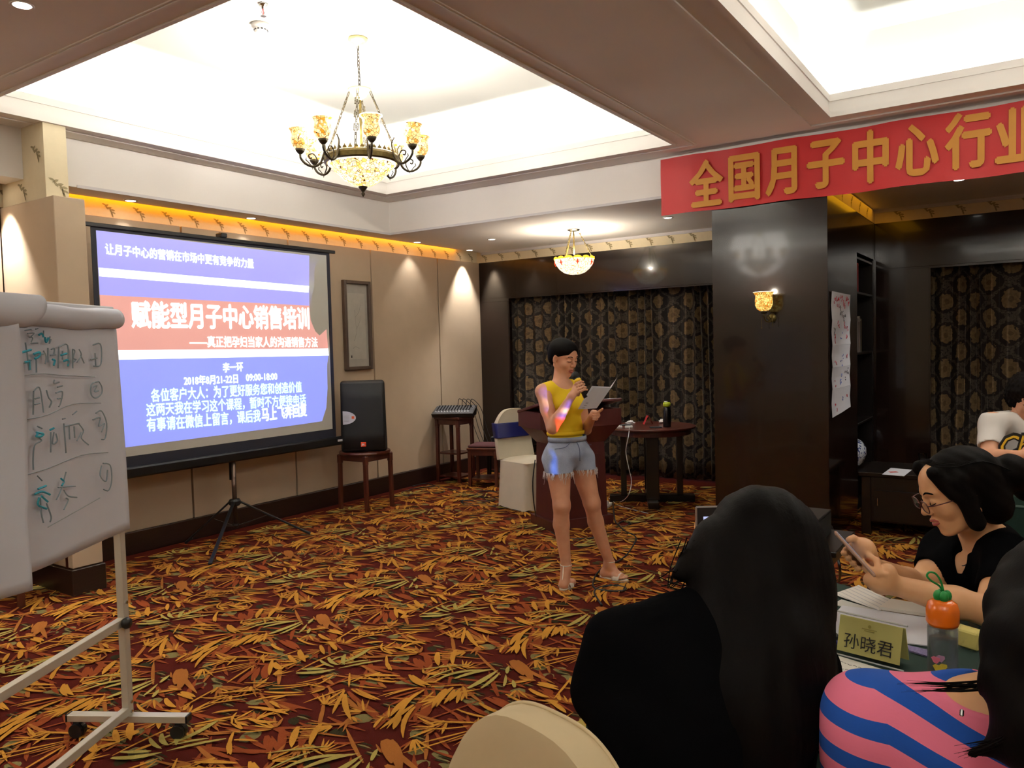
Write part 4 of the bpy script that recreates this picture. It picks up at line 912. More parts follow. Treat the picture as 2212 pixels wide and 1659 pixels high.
def porcelain():
    m = NT('blue_white_porcelain'); v = m.noise(26, 4, None, .6, 1.5); f = m.mth('GREATER_THAN', v.outputs[0], .54)
    m.set(col=m.mix(f, lin((206, 214, 226)), lin((40, 60, 120))), rough=.1, coat=.6); return m.m
c = onx(1866, 1003, 4.5); vx, vy = 4.50, c[1]
t = thing('porcelain_vase', (4.50, -.47, .36), 'round blue and white porcelain vase on the low niche shelf', 'vase')
MB().lathe([(0, 0), (.06, 0), (.07, .012), (.115, .06), (.14, .13), (.135, .19), (.10, .245), (.06, .27), (.055, .30), (.07, .315), (.062, .315), (.05, .30), (0, .29)], (4.49, -.47, .36), 36).build('body', porcelain(), t, True)
t = thing('console_table', (5.5, -1.2, 0), 'low dark wooden console table against the dark wall', 'table')
x0, x1, y0, y1, zt = 4.77, 6.35, -1.56, -.98, .50
MB().box(x0-.02, x1+.02, y0-.02, y1+.02, zt-.035, zt, .005).build('tabletop', blackwood, t)
for x in (x0+.035, x1-.035):
    for y in (y0+.035, y1-.035): MB().box(x-.035, x+.035, y-.035, y+.035, 0, zt-.035, .004).build('leg', blackwood, t)
MB().box(x0+.07, x1-.07, y0+.01, y0+.03, zt-.13, zt-.035).build('apron', blackwood, t)
for k in range(2):
    xa = x0+.09+k*.72; d_ = MB().box(xa, xa+.70, y0-.0, y0+.012, .12, zt-.14, .002).build('drawer_front', blackwood, t)
    MB().bar((xa+.03, y0-.012, .24), (xa+.03, y0-.012, .30), .008).build('handle', chrome, d_)
MB().box(x0+.07, x1-.07, y0+.012, y1-.02, .11, zt-.13).build('carcass', blackwood, t)
q = [onz(x, y, .503) for x, y in ((1905, 1025), (1924, 1011), (1970, 1015), (1953, 1029))]
t = thing('printed_leaflet', tuple(q[0]), 'printed white leaflet with a red patch lying on the console table', 'leaflet')
MB().poly(q, (0, 0, .0015)).build('sheet', paper, t)
mid = (q[0]+q[2])/2; MB().obox(mid+UZ*.0022-RH*.03, RH, NH, UZ, .03, .02, .0006).build('red_patch', M_('red_print', (222, 80, 70), .6), t)
p = onz(1993, 1019, .50); t = thing('drinking_glass', tuple(p), 'tall clear drinking glass on the console table', 'glass')
glass = NT('clear_glass'); glass.set(col=(.95, .97, .97), trans=1.0, rough=.03, ior=1.45); glass = glass.m
MB().lathe([(0, .002), (.022, .002), (.026, .02), (.032, .14), (.030, .14), (.024, .022), (0, .016)], p, 24).build('tumbler', glass, t, True)

# handwritten sheets taped to the block's side
t = thing('wall_poster', (4.637, -1.62, 1.0), 'long white handwritten paper poster taped to the side of the dark block', 'poster')
ink_red, ink_blue, ink_dk, ink_tl = M_('red_marker', (178, 40, 64), .7), M_('blue_marker', (60, 84, 170), .7), M_('grey_marker', (66, 66, 78), .7), M_('teal_marker', (64, 170, 190), .7)
zs = [1.90, 1.69, 1.50, 1.33, 1.165, .985]
for i in range(5):
    def pf(u, v, i=i):
        z = zs[i+1]+(zs[i]-zs[i+1])*v; 
        if i == 4: z -= (1-u)*.0*(1-v)
        return np.array([4.640+.006*abs(2*v-1)+.002*math.sin(u*8+i), -1.965+.69*u, z-(.03*(1-u)*(1-v) if i == 4 else 0)])
    MB().sheet(pf, 10, 6).build('sheet', paper, t, True)
r = random.Random(11)
def scrib(m, c, w, h, n, right, up, nrm, rr=.004):
    rr = .0021
    for _ in range(n):
        a = c+right*r.uniform(-w, w)+up*r.uniform(-h, h); pts = [a]
        for k in range(3): pts.append(pts[-1]+right*r.uniform(-.4, .4)*w+up*r.uniform(-.5, .5)*h)
        m.tube([q+nrm*.001 for q in curve_pts(pts, 3)], rr, 4)
P = lambda y, z: np.array([4.6475, y, z])
m = MB()
for k in range(7): scrib(m, P(-1.86+.085*k, 1.83), .035, .035, 4, Y_, UZ, X_, .0035)
for (y, z) in ((-1.75, 1.66), (-1.5, 1.66), (-1.42, 1.63), (-1.88, 1.53), (-1.86, 1.36), (-1.88, 1.21), (-1.85, 1.04), (-1.45, 1.56), (-1.42, 1.40), (-1.45, 1.10)): scrib(m, P(y, z), .035, .03, 3, Y_, UZ, X_, .0035)
m.build('red_writing', ink_red, t)
m = MB()
for (y, z) in ((-1.68, 1.76), (-1.6, 1.75), (-1.52, 1.72), (-1.9, 1.62), (-1.5, 1.25), (-1.4, 1.27)): scrib(m, P(y, z), .03, .03, 4, Y_, UZ, X_, .0035)
m.build('dark_writing', ink_dk, t)
m = MB()
for (y, z) in ((-1.65, 1.57), (-1.6, 1.40), (-1.64, 1.36), (-1.68, 1.24), (-1.64, 1.20), (-1.6, 1.06)): scrib(m, P(y, z), .04, .03, 3, Y_, UZ, X_, .0035)
m.build('blue_writing', ink_blue, t)

# ------------------------------------------------------------------ projector on its stand
pc = at(1708, 1112, 3.62); pc = np.array([pc[0], pc[1], .65]); tgt = np.array([XS, -4.02, 1.65]); LENS = np.array([pc[0]-.16, pc[1]+.0, .655])
pd = np.array([-1.0, .0, 0]); pe = np.array([0, 1.0, 0])
t = thing('projector_stand', (pc[0], pc[1], 0), 'dark brown pedestal table holding the projector', 'stand')
b2 = at(1789, 1150, 4.0)
MB().box(pc[0]-.26, pc[0]+.24, pc[1]-.22, pc[1]+.20, .625, .65, .004).build('tabletop', blackwood, t)
MB().box(pc[0]-.22, pc[0]+.21, pc[1]-.18, pc[1]+.16, .565, .625, .003).build('apron_box', blackwood, t)
MB().cyl((pc[0]-.06, pc[1], .03), (pc[0]-.06, pc[1], .565), .035).build('pedestal', blackwood, t); MB().lathe([(0, 0), (.2, 0), (.2, .015), (.05, .035), (0, .035)], (pc[0]-.06, pc[1], 0), 28).build('base', blackwood, t)
t = thing('projector', (pc[0], pc[1], .65), 'small black projector throwing a strip of the slide, on the pedestal table', 'projector')
for s in (-1, 1): MB().box(pc[0]-.15, pc[0]+.15, pc[1]+s*.125-.005, pc[1]+s*.125+.005, .662, .748, .002).build('side_panel', black_pl, t)
MB().box(pc[0]-.15, pc[0]+.15, pc[1]-.13, pc[1]+.13, .748, .760, .003).build('lid', black_pl, t); MB().box(pc[0]-.15, pc[0]+.15, pc[1]-.13, pc[1]+.13, .652, .662).build('bottom', black_pl, t)
MB().box(pc[0]+.14, pc[0]+.15, pc[1]-.12, pc[1]+.12, .662, .748).build('rear_panel', black_pl, t)
MB().box(pc[0]-.15, pc[0]-.145, pc[1]-.12, pc[1]-.05, .662, .748).box(pc[0]-.15, pc[0]-.145, pc[1]+.05, pc[1]+.12, .662, .748).build('front_panel', black_pl, t)
# the lit picture film inside: tinted panes the lamp shines through (only the strip that reaches the reader)
LP = np.array([pc[0]-.03, pc[1]-.0, .703]); FX = LP[0]-.05
def film_pt(y, z):
    k = (LP[0]-FX)/(LP[0]-XS); return LP[1]+(y-LP[1])*k, LP[2]+(z-LP[2])*k
def film_mat(name, col):
    m = bpy.data.materials.new(name); m.use_nodes = True; nt = m.node_tree; nt.nodes.clear()
    o = nt.nodes.new('ShaderNodeOutputMaterial'); b = nt.nodes.new('ShaderNodeBsdfTransparent'); b.inputs[0].default_value = (*col, 1); nt.links.new(b.outputs[0], o.inputs[0]); return m
film = MB()
def pane(name, y0, y1, z0, z1, m):
    a, c = film_pt(y0, z0), film_pt(y1, z1); MB().add([(FX, a[0], a[1]), (FX, c[0], a[1]), (FX, c[0], c[1]), (FX, a[0], c[1])], [(0, 1, 2, 3)]).build(name, m, t)
YE = -2.87
BL, WH, RD, BB = film_mat('blue_film', (.14, .14, .85)), film_mat('clear_film', (1, 1, 1)), film_mat('red_film', (.75, .12, .05)), film_mat('deep_blue_film', (.03, .22, .95))
YS = -3.40
pane('film_pane', YS, YE, 2.19, 2.42, BL); pane('film_pane', YS, YE, 2.11, 2.19, WH); pane('film_pane', YS, YE, 1.985, 2.11, BL); pane('film_pane', YS, YE, 1.60, 1.985, RD)
pane('film_pane', YS, YE, 1.52, 1.60, WH); pane('film_pane', YS, YE, .83, 1.52, BB)
a, c = film_pt(YS, .83), film_pt(YE, 2.42)
m = MB(); R_ = .09
for (ya, yb, za, zb) in ((LP[1]-R_, a[0], LP[2]-.05, LP[2]+.05), (c[0], LP[1]+R_, LP[2]-.05, LP[2]+.05), (a[0], c[0], LP[2]-.05, a[1]), (a[0], c[0], c[1], LP[2]+.05)):
    if yb > ya and zb > za: m.box(FX-.0005, FX+.0005, ya, yb, za, zb)
m.build('film_mask', black_pl, t)
mid = np.array([XS, (YS+YE)/2, 1.65])
sp_ = light('SPOT', 'projector_beam', tuple(LP), 190, (.95, .97, 1), .0006); sp_.data.spot_size = math.radians(40); sp_.data.spot_blend = 0; aim(sp_, mid)
MB().lathe([(.03, 0), (.036, 0), (.036, .03), (.03, .03), (.03, 0)], (pc[0]-.165, LP[1]+.0, LP[2]+.01), 24, ax=(Y_, UZ, X_)).build('lens_ring', black_m, t)
for (pts, lab) in (([at(1745, 1118, 4.05), at(1785, 1128, 4.1), at(1800, 1150, 4.1), at(1808, 1195, 4.1), at(1815, 1235, 4.1), onz(1812, 1256, .008)], 'black cable arching off the projector to the floor, outer one'), ([at(1735, 1122, 4.0), at(1765, 1138, 4.0), at(1772, 1175, 4.0), at(1770, 1215, 4.0), onz(1762, 1243, .008)], 'black cable with a white tag hanging from the projector, inner one')):
    MB().tube(curve_pts(pts, 8), .007, 6).build('projector_cable', black_pl, None, True, label=lab, cat='cable')
a_, b_ = at(1763, 1148, 3.97), at(1769, 1165, 3.97); MB().bar(a_, b_, .014, .008).build('cable_tag', white_pl, label='white paper tag wrapped round the projector cable', cat='tag')

# ------------------------------------------------------------------ flip chart
DV = np.array([-.486, .874, 0]); NV = np.array([.874, .486, 0])
PO = np.array([2.845, -6.45, 0])
t = thing('flip_chart', tuple(PO-DV*.4), 'wheeled aluminium flip chart stand with handwritten white paper', 'flip chart')
post = MB().bar(PO+UZ*.09, PO+UZ*1.26, .034, .030, .002, up=NV).build('post', alu, t)
post2 = MB().bar(PO-DV*.86+UZ*.09, PO-DV*.86+UZ*1.26, .034, .030, .002, up=NV).build('post', alu, t)
MB().bar(PO+UZ*.485+NV*.0, PO-DV*.86+UZ*.485, .028, .034).build('crossbar', alu, t); MB().bar(PO+UZ*.115-NV*.0, PO-DV*.86+UZ*.115, .028, .034).build('crossbar', alu, t)
for q in (PO, PO-DV*.86):
    f_ = MB().bar(q+UZ*.085-NV*.25, q+UZ*.085+NV*.25, .04, .028).build('foot', alu, t)
    for s in (-1, 1):
        MB().bar(q+UZ*.085+NV*s*.25, q+UZ*.085+NV*s*.258, .042, .03).build('end_cap', black_pl, f_)
        c_ = q+NV*s*.215+UZ*.034; MB().cyl(c_-DV*.012, c_+DV*.012, .030, n=20).cyl(c_-DV*.026, c_-DV*.014, .028, n=20).obox(c_+UZ*.03, NV, DV, UZ, .012, .016, .01).build('caster', black_pl, f_)
MB().lathe([(0, .0), (.02, .002), (.024, .012), (.02, .026), (0, .028)], PO+UZ*.485+NV*.018-DV*.03, 10, ax=(DV, UZ, NV), wob=lambda a, h: .1*math.sin(a*5)).build('knob', black_pl, t, True)
for z in (.56, .15, .11): MB().cyl(PO+UZ*z+NV*.015, PO+UZ*z+NV*.02, .007, n=8).build('bolt', chrome, t)
BO = PO-DV*.43
MB().obox(BO+UZ*1.33+NV*.006, DV, NV, UZ, .45, .008, .42, .004).build('board', M_('board_back', (210, 212, 216), .6), t)
MB().obox(PO+DV*.0+UZ*1.22+NV*.02, DV, NV, UZ, .012, .01, .014).build('clip', black_pl, t); MB().obox(PO+DV*.01+UZ*1.15+NV*.02, DV, NV, UZ, .012, .01, .012).build('clip', black_pl, t)
def onb(x, y, off=.033):
    n = NV; d = ray(x, y); p0 = PO+NV*off; return CAMP+d*(np.dot(p0-CAMP, n)/np.dot(d, n))
def uv(x, y, off=.033): p = onb(x, y, off); return np.dot(p-PO, DV), p[2]
uR, zTop = uv(262, 706); uB, zBot = uv(273, 1143)
UL = -.86
def main_sheet(u, v):
    zb = zBot-.015*math.sin(u*3)-.05*(1-u)*0; z = zb+(1.70-zb)*v; k = UL+(.0+.012*(1-v)-UL)*u
    return PO+DV*k+NV*(.030+.010*math.sin(u*6+v*2)*(1-v)**1.5+.012*(1-v)*u**4)+UZ*z
o = MB().sheet(main_sheet, 30, 24).build('paper_sheet', paper, t, True); solid(o, .001)
rc = 1.700
def roll(u, v):
    a = -1.9+v*5.9; rr = .040-.004*v; return PO+DV*(UL+(-.005-UL)*u)+NV*(.032+rr*math.cos(a))+UZ*(rc+rr*math.sin(a)+.006*math.sin(u*11)*math.cos(a*2)*(.3+.7*(abs(u-.72) < .12)))
o = MB().sheet(roll, 40, 24).build('rolled_sheets', paper, t, True); solid(o, .001)
# nearer loose sheet curling off the chart at the left
def curl(u, v):
    x0 = UL-.02; wv = -.662+.045*math.sin(math.pi*min(1, (1-v)*1.35))-.10*max(0, .35-v); k = x0+(wv-x0)*u
    return PO+DV*k+NV*(.07+.05*u*u*(1.0-v*.4)+.02*math.sin(v*5+u*2))+UZ*(zBot-.03+(1.70-zBot)*v)
o = MB().sheet(curl, 16, 24).build('loose_sheet', paper, t, True); solid(o, .001)
def curl2(u, v):
    a = 3.0*v; k = UL-.02+(.36)*u*(1-.25*v); return PO+DV*k+NV*(.06+.05*math.sin(a)+.03*u)+UZ*(1.70+.02+.04*math.cos(a)-.03*v)
o = MB().sheet(curl2, 16, 12).build('curled_sheet', paper, t, True); solid(o, .001)
# marker handwriting, traced stroke by stroke on the sheet (x,y in the 957x1659 study of the chart)
def hw(px): return [onb(x/3.19, 620+y/3.19, .046)+0 for x, y in px]
def write(name, strokes_, mat, r0):
    m = MB()
    for s in strokes_.split('/'):
        q = [tuple(map(float, a.split(','))) for a in s.split()]
        m.tube(curve_pts(hw(q), 4) if len(q) > 2 else hw(q), r0, 4)
    m.build(name, mat, t, kind='stuff')
pale_ink = M_('faded_marker', (158, 168, 176), .8); teal_ink = M_('teal_ink', (60, 168, 192), .7); grey_ink = M_('grey_ink', (140, 156, 166), .8)
write('teal_writing', '118,462 160,448 215,432/170,520 200,514/200,500 204,572/232,462 275,450 268,480 240,494/362,500 378,505 370,540/420,470 460,458/440,510 470,505 468,545/268,330 290,322 300,345/310,345 318,380 335,350/262,1010 250,1028 280,1030 300,1018/252,1002 300,1012/345,985 372,972/240,1428 290,1410 345,1430/262,1392 318,1370/270,1450 262,1500 300,1520 322,1528/285,1440 330,1480/420,1320 440,1340 425,1370', teal_ink, .0040)
write('grey_writing', '175,382 188,470 200,575/150,530 215,505/248,470 252,590/240,470 300,462/300,440 318,480 312,530/330,420 330,520/352,430 375,425 370,470/345,470 385,465/405,415 400,560/405,415 465,400 468,550/430,440 430,500/500,430 515,440 505,490 525,500 500,520/500,430 502,560/545,430 560,470 530,520/555,470 580,525/625,500 670,490/655,455 660,545/640,400 690,392 700,470 690,540 645,545', grey_ink, .0028)
write('grey_writing', '232,720 228,880/232,720 262,690 280,720 300,865/240,770 272,762/240,810 275,800/320,710 335,760 355,790 340,830/375,640 372,665 408,655/395,690 430,680/385,730 430,722 418,800 405,825/395,770 430,765/640,690 668,680 650,720 680,715/680,650 630,670 628,740 660,765 700,735 702,690 680,650', grey_ink, .0028)
write('grey_writing', '258,960 290,975/270,1040 285,1060 240,1090 228,1180 230,1260/350,1000 350,1140/372,1000 362,1080 395,1060 385,1010/430,910 450,905/440,940 455,1145/445,960 545,940/475,950 480,1050/500,880 530,855/510,960 515,1040/540,940 575,990 560,1040 610,1088/560,1000 530,1060/640,915 690,900 680,960 720,940 700,1000/660,870 700,855 735,940 725,1040 700,1050', grey_ink, .0028)
write('grey_writing', '258,1302 290,1335/278,1450 285,1560 300,1625/320,1490 352,1580 345,1620/455,1275 420,1400 388,1465/400,1380 460,1375 520,1372/440,1400 470,1440 530,1450/455,1455 470,1470 440,1535/700,1230 690,1300 730,1340 740,1260/710,1215 760,1230 770,1330 750,1400 715,1395', grey_ink, .0028)
write('ruled_lines', '165,608 300,598 450,610 655,618/190,912 330,880 500,808 695,800/170,1298 330,1250 560,1160 745,1140/330,1655 500,1560 690,1452', pale_ink, .0018)
write('grey_writing', '172,300 215,292/190,320 235,318 215,340/200,345 225,350 215,380/212,388 262,386/245,290 262,286/300,300 300,330/345,340 340,390 352,360', grey_ink, .0022)

# ------------------------------------------------------------------ trainees' table
e1 = np.array([.90, -.436, 0]); e1 /= np.linalg.norm(e1); e2 = np.array([e1[1], -e1[0], 0]); e2 = np.array([-.436, -.90, 0]); T0 = np.array([5.25, -5.46, 0]); zT = .76
TP = lambda a, b, z=0: T0+e1*a+e2*b+UZ*z
t = thing('meeting_table', tuple(TP(.9, .4)), 'meeting table under a dark green cloth at the lower right', 'table')
MB().obox(TP(.88, .40, zT-.018), e1, e2, UZ, .93, .40, .012).build('tabletop', blackwood, t)
def tcl(m, hx, hy, zt, c, a, b, zb=.04):
    n = 24; ring = []
    per = [(-hx, -hy), (hx, -hy), (hx, hy), (-hx, hy)]; pts = []
    for i in range(4):
        p, q = np.array(per[i]), np.array(per[(i+1) % 4])
        for k in range(n): pts.append(p+(q-p)*k/n)
    N = len(pts); V = [c+a*p[0]+b*p[1]+UZ*zt for p in pts]
    for lv, z in ((1, zt-.01), (2, (zt+zb)/2), (3, zb)):
        for i, p in enumerate(pts):
            nrm = np.array([p[0]/hx if abs(abs(p[0])-hx) < 1e-6 else 0, p[1]/hy if abs(abs(p[1])-hy) < 1e-6 else 0]); off = .004+(lv-1)*(.012+.010*math.sin(i*.9))
            V.append(c+a*(p[0]+nrm[0]*off)+b*(p[1]+nrm[1]*off)+UZ*z)
    F = [tuple(range(N-1, -1, -1))]+[(j*N+i, j*N+(i+1) % N, (j+1)*N+(i+1) % N, (j+1)*N+i) for j in range(3) for i in range(N)]
    return m.add(V, F)
o = tcl(MB(), .94, .41, zT, TP(.88, .40), e1, e2).build('tablecloth', green_cloth, None, label='dark green cloth covering the meeting table in front', cat='tablecloth')
for a in (.06, 1.70):
    for b in (.06, .74): MB().bar(TP(a, b, 0), TP(a, b, zT-.03), .035).build('leg', black_m, t)
zc = zT+.0015
def tq(name, px, label, mat=paper, th=.0015, dz=0, lift=None, cat='paper', lines=0, thing_=None):
    q = [onz(x, y, zc+dz) for x, y in px]
    if lift: q = [p+UZ*l for p, l in zip(q, lift)]
    o = MB().poly(q, (0, 0, th)).build(name, mat, None, label=label, cat=cat)
    return o, q
ruled = NT('ruled_page'); wv = ruled.n('ShaderNodeTexWave', {'Vector': ruled.obj(), 'Scale': 22, 'Distortion': .0}, bands_direction='DIAGONAL')
ruled.set(col=ruled.mix(ruled.mth('GREATER_THAN', wv.outputs[0], .94), lin((228, 226, 222)), lin((186, 188, 196))), rough=.8); ruled = ruled.m
tq('paper_sheet', [(1772, 1366), (1819, 1310), (2010, 1334), (2012, 1398)], 'large white ruled sheet behind the yellow name card with three characters', paper, .003)
tq('paper_sheet', [(1798, 1306), (1818, 1296), (1905, 1322), (1880, 1326)], 'lowest grey printed sheet under the far handwritten page', M_('grey_printed', (200, 200, 196), .8), .002)
tq('notebook_page', [(1800, 1284), (1855, 1265), (1950, 1308), (1898, 1319)], 'far handwritten page under the hands of the person in glasses', ruled, .002, .004)
t, q = tq('notebook', [(1898, 1318), (1925, 1300), (2030, 1318), (2005, 1334)], 'open brown-edged notebook in front of the forearms', paper_y, .010, .003, cat='notebook')
t.name = 'notebook'; MB().poly([p+UZ*-.001+(p-q[0])*.03 for p in q], (0, 0, .003)).build('cover', M_('tan_cover', (120, 96, 60), .6), t)
tq('notebook', [(1958, 1396), (2010, 1408), (2014, 1424), (1965, 1408)], 'purple patterned notebook corner below the white ruled sheet', M_('purple_pattern', (128, 118, 168), .6, var=.4, scale=200), .004, cat='notebook')
A_, B_, C_ = onz(1804, 1421, zc), onz(1962, 1470, zc), onz(1790, 1532, zc)
o = MB().poly([A_, B_, B_+C_-A_, C_], (0, 0, .008)).build('open_notebook', paper_y, None, label='open handwritten notebook in front of the striped shirt', cat='notebook')
r = random.Random(4); m = MB()
u_ = (B_-A_); v_ = (C_-A_)
for i in range(6):
    x = .04
    while x < .6:
        L = r.uniform(.02, .06); m.tube([A_+u_*x+v_*(.12+.13*i)+UZ*.0085, A_+u_*(x+L*.5)+v_*(.12+.13*i+r.uniform(-.02, .02))+UZ*.0085, A_+u_*(x+L)+v_*(.12+.13*i)+UZ*.0085], .0006, 4); x += L+.02
m.build('handwriting', ink_dk, o)
def cp(u, v):
    p = onz(1758+u*38, 1398+v*30, zc); return p+UZ*(.003+.03*math.sin(math.pi*u)*(.4+.6*v))
o = MB().sheet(cp, 10, 6).build('curled_page', paper, None, True, label='curled blank page at the left edge of the table', cat='paper'); solid(o, .001)
# name cards in clear holders
ycard = M_('yellow_card', (214, 208, 128), .7, var=.02); ink_k = M_('black_ink', (18, 18, 20), .7)
acr = NT('clear_acrylic'); acr.set(col=(.96, .97, .98), trans=1.0, rough=.04, ior=1.1, alpha=.10); acr = acr.m
def name_card(bl, br, word, lab, hgt, size, dz=0, cx=0, crest=True):
    a = onz(*bl, zc); b = onz(*br, zc); r_ = (b-a); w = np.linalg.norm(r_); r_ /= w; back = np.array([-r_[1], r_[0], 0]); dpt = .055
    t = thing('name_card', tuple(a), lab, 'name card'); top = back*dpt*.5+UZ*hgt; sl_ = top/np.linalg.norm(top); nf = np.cross(r_, sl_)
    for (p, d2, nm) in ((a, top, 'holder_front'), (a+back*dpt, -back*dpt*.5+UZ*hgt, 'holder_back')):
        n_ = np.cross(r_, d2/np.linalg.norm(d2)); MB().poly([p, p+r_*w, p+r_*w+d2, p+d2], n_*.002).build(nm, acr, t)
        i0, i1 = .06*w, .94*w if nm == 'holder_front' else .97*w
        MB().poly([p+r_*i0+d2*.10, p+r_*i1+d2*.10, p+r_*i1+d2*.93, p+r_*i0+d2*.93], n_*(-.0012 if nm == 'holder_front' else .0012)).build('card_face' if nm == 'holder_front' else 'card_rear', ycard, t)
    MB().tube([a-nf*.001, a+r_*w-nf*.001], .0022, 6).build('holder_edge', M_('acrylic_edge', (214, 220, 222), .15), t)
    MB().tube([a+top, a+r_*w+top], .0022, 6).build('holder_ridge', M_('acrylic_ridge', (196, 200, 200), .15), t)
    c = a+r_*(w*.5+cx)+top*.24+nf*.0035
    text(word, 'name_writing', size, c, r_, sl_, ink_k, t, extrude=.0002, align='CENTER')
    if crest:
        g = M_('olive_crest', (150, 140, 60), .6); MB().lathe([(0, 0), (.004, 0), (.004, .0004), (0, .0004)], a+r_*w*.5+top*.80+nf*.0032, 10, ax=(r_, sl_, nf)).build('crest', g, t)
        for k in range(2): MB().obox(a+r_*w*.5+top*(.73-.04*k)+nf*.0034, r_, sl_, nf, .018-.006*k, .0009, .0002).build('crest_line', g, t)
    return t
name_card((1798, 1410), (1952, 1450), '孙晓君', 'yellow name card with three characters in a clear holder, beside the orange capped bottle', .100, .040)
name_card((1688, 1362), (1799, 1346), '芝玉', 'yellow name card half hidden by the long dark hair', .085, .033, cx=.034, crest=False)
# bottle with carrot lid
p = onz(2036, 1457, zc); t = thing('water_bottle', tuple(p), 'clear water bottle with an orange carrot lid and green leaf top', 'bottle')
bg = NT('tinted_plastic'); bg.set(col=(.80, .86, .92), trans=.92, rough=.05, ior=1.3, alpha=.55); bg = bg.m
MB().lathe([(0, .0), (.030, .0), (.032, .006), (.032, .112), (.030, .122), (.029, .122), (.030, .11), (.030, .008), (0, .006)], p, 32).build('body', bg, t, True)
MB().lathe([(0, .008), (.0285, .008), (.0285, .085), (0, .086)], p, 24).build('water', bg, t, True)
MB().lathe([(0, .118), (.032, .118), (.0345, .125), (.0345, .155), (.030, .170), (.020, .177), (0, .178)], p, 32, wob=lambda a, h: .02*math.cos(a*6)).build('lid', M_('orange_lid', (250, 120, 24), .25, coat=.4), t, True)
gl = M_('green_leaf_plastic', (24, 140, 62), .4); m = MB()
for k in range(4):
    a = math.pi/2*k+.4; m.ball(p+np.array([math.cos(a)*.010, math.sin(a)*.010, .186]), (.010, .010, .014), 12)
m.build('leaf_knob', gl, t, True)
c0 = p+UZ*.198; MB().tube(curve_pts([c0, c0+RH*-.008+UZ*.012, c0-RH*.026+UZ*.024, c0-RH*.036+UZ*.036, c0-RH*.030+UZ*.044, c0-RH*.016+UZ*.040, c0-RH*.004+UZ*.022, c0+RH*.002], 6), .0024, 7, False).build('carry_loop', gl, t, True)
m = MB(); yl = M_('yellow_sticker', (222, 200, 70), .5); vv_ = p-CAMP; vv_[2] = 0; vv_ /= -np.linalg.norm(vv_); ss_ = np.array([-vv_[1], vv_[0], 0])*-1
for k, (dx, dz, mt) in enumerate(((-.012, .028, yl), (-.004, .022, yl), (.002, .030, yl), (-.016, .046, M_('pink_sticker', (226, 120, 150), .5)), (-.004, .050, M_('lilac_sticker', (190, 150, 190), .5)))):
    a = dx/.0325; q = p+(vv_*math.cos(a)+RH*math.sin(a))*.0322; n_ = vv_*math.cos(a)+RH*math.sin(a); r2_ = np.cross(UZ, n_)
    MB().lathe([(0, 0), (.008, 0), (.008, .0008), (0, .001)], q+UZ*dz, 9, ax=(r2_, UZ, n_), wob=lambda t_, h: .2*math.sin(t_*3)).build('sticker', mt, t)
# clear bags and small things beside it
def bag(u, v):
    a = 2*math.pi*u; return bagc+RH*(.020*math.cos(a)*(1-.25*v))+NH*(.035*math.sin(a))+UZ*(.10*v)+RH*(.012*v)+np.array([.003*math.sin(a*5+v*7), .003*math.cos(a*4+v*9), 0])
bagc = onz(2085, 1440, zc); MB().sheet(bag, 24, 8).build('clear_bag', acr, None, True, label='crumpled clear plastic bag right of the water bottle', cat='bag')
q = onz(2092, 1395, zc); MB().obox(q+UZ*.022, e1, e2, UZ, .035, .022, .022, .004).build('pastry_packet', M_('pale_yellow_packet', (216, 204, 120), .5), label='small pale yellow packet behind the clear bag', cat='packet')
p = onz(1768, 1378, zc); MB().obox(p+UZ*.012, e1, e2, UZ, .05, .022, .011, .006).build('pencil_case', black_pl, label='black pencil case beside the long dark hair', cat='pencil case')
p = onz(1782, 1384, zc); t = MB().bar(p+UZ*.006-e1*.05, p+UZ*.006+e1*.06, .009).build('pen', M_('blue_pen', (30, 30, 130), .4), None, label='dark blue pen lying in front of the white sheet', cat='pen')
p = onz(1776, 1394, zc); t = thing('key_ring', tuple(p), 'steel key ring with a lime tag on the green cloth', 'keys')
m = MB(); m.tube([p+e1*(.009*math.cos(a))+e2*(.009*math.sin(a))+UZ*.003 for a in np.linspace(0, 2*math.pi, 14)[:-1]], .0014, 5, True); m.build('ring', chrome, t)
MB().bar(p+UZ*.004-e1*.012, p+UZ*.004-e1*.05+e2*.005, .014, .004).build('tag', M_('lime_tag', (190, 200, 60), .5), t)

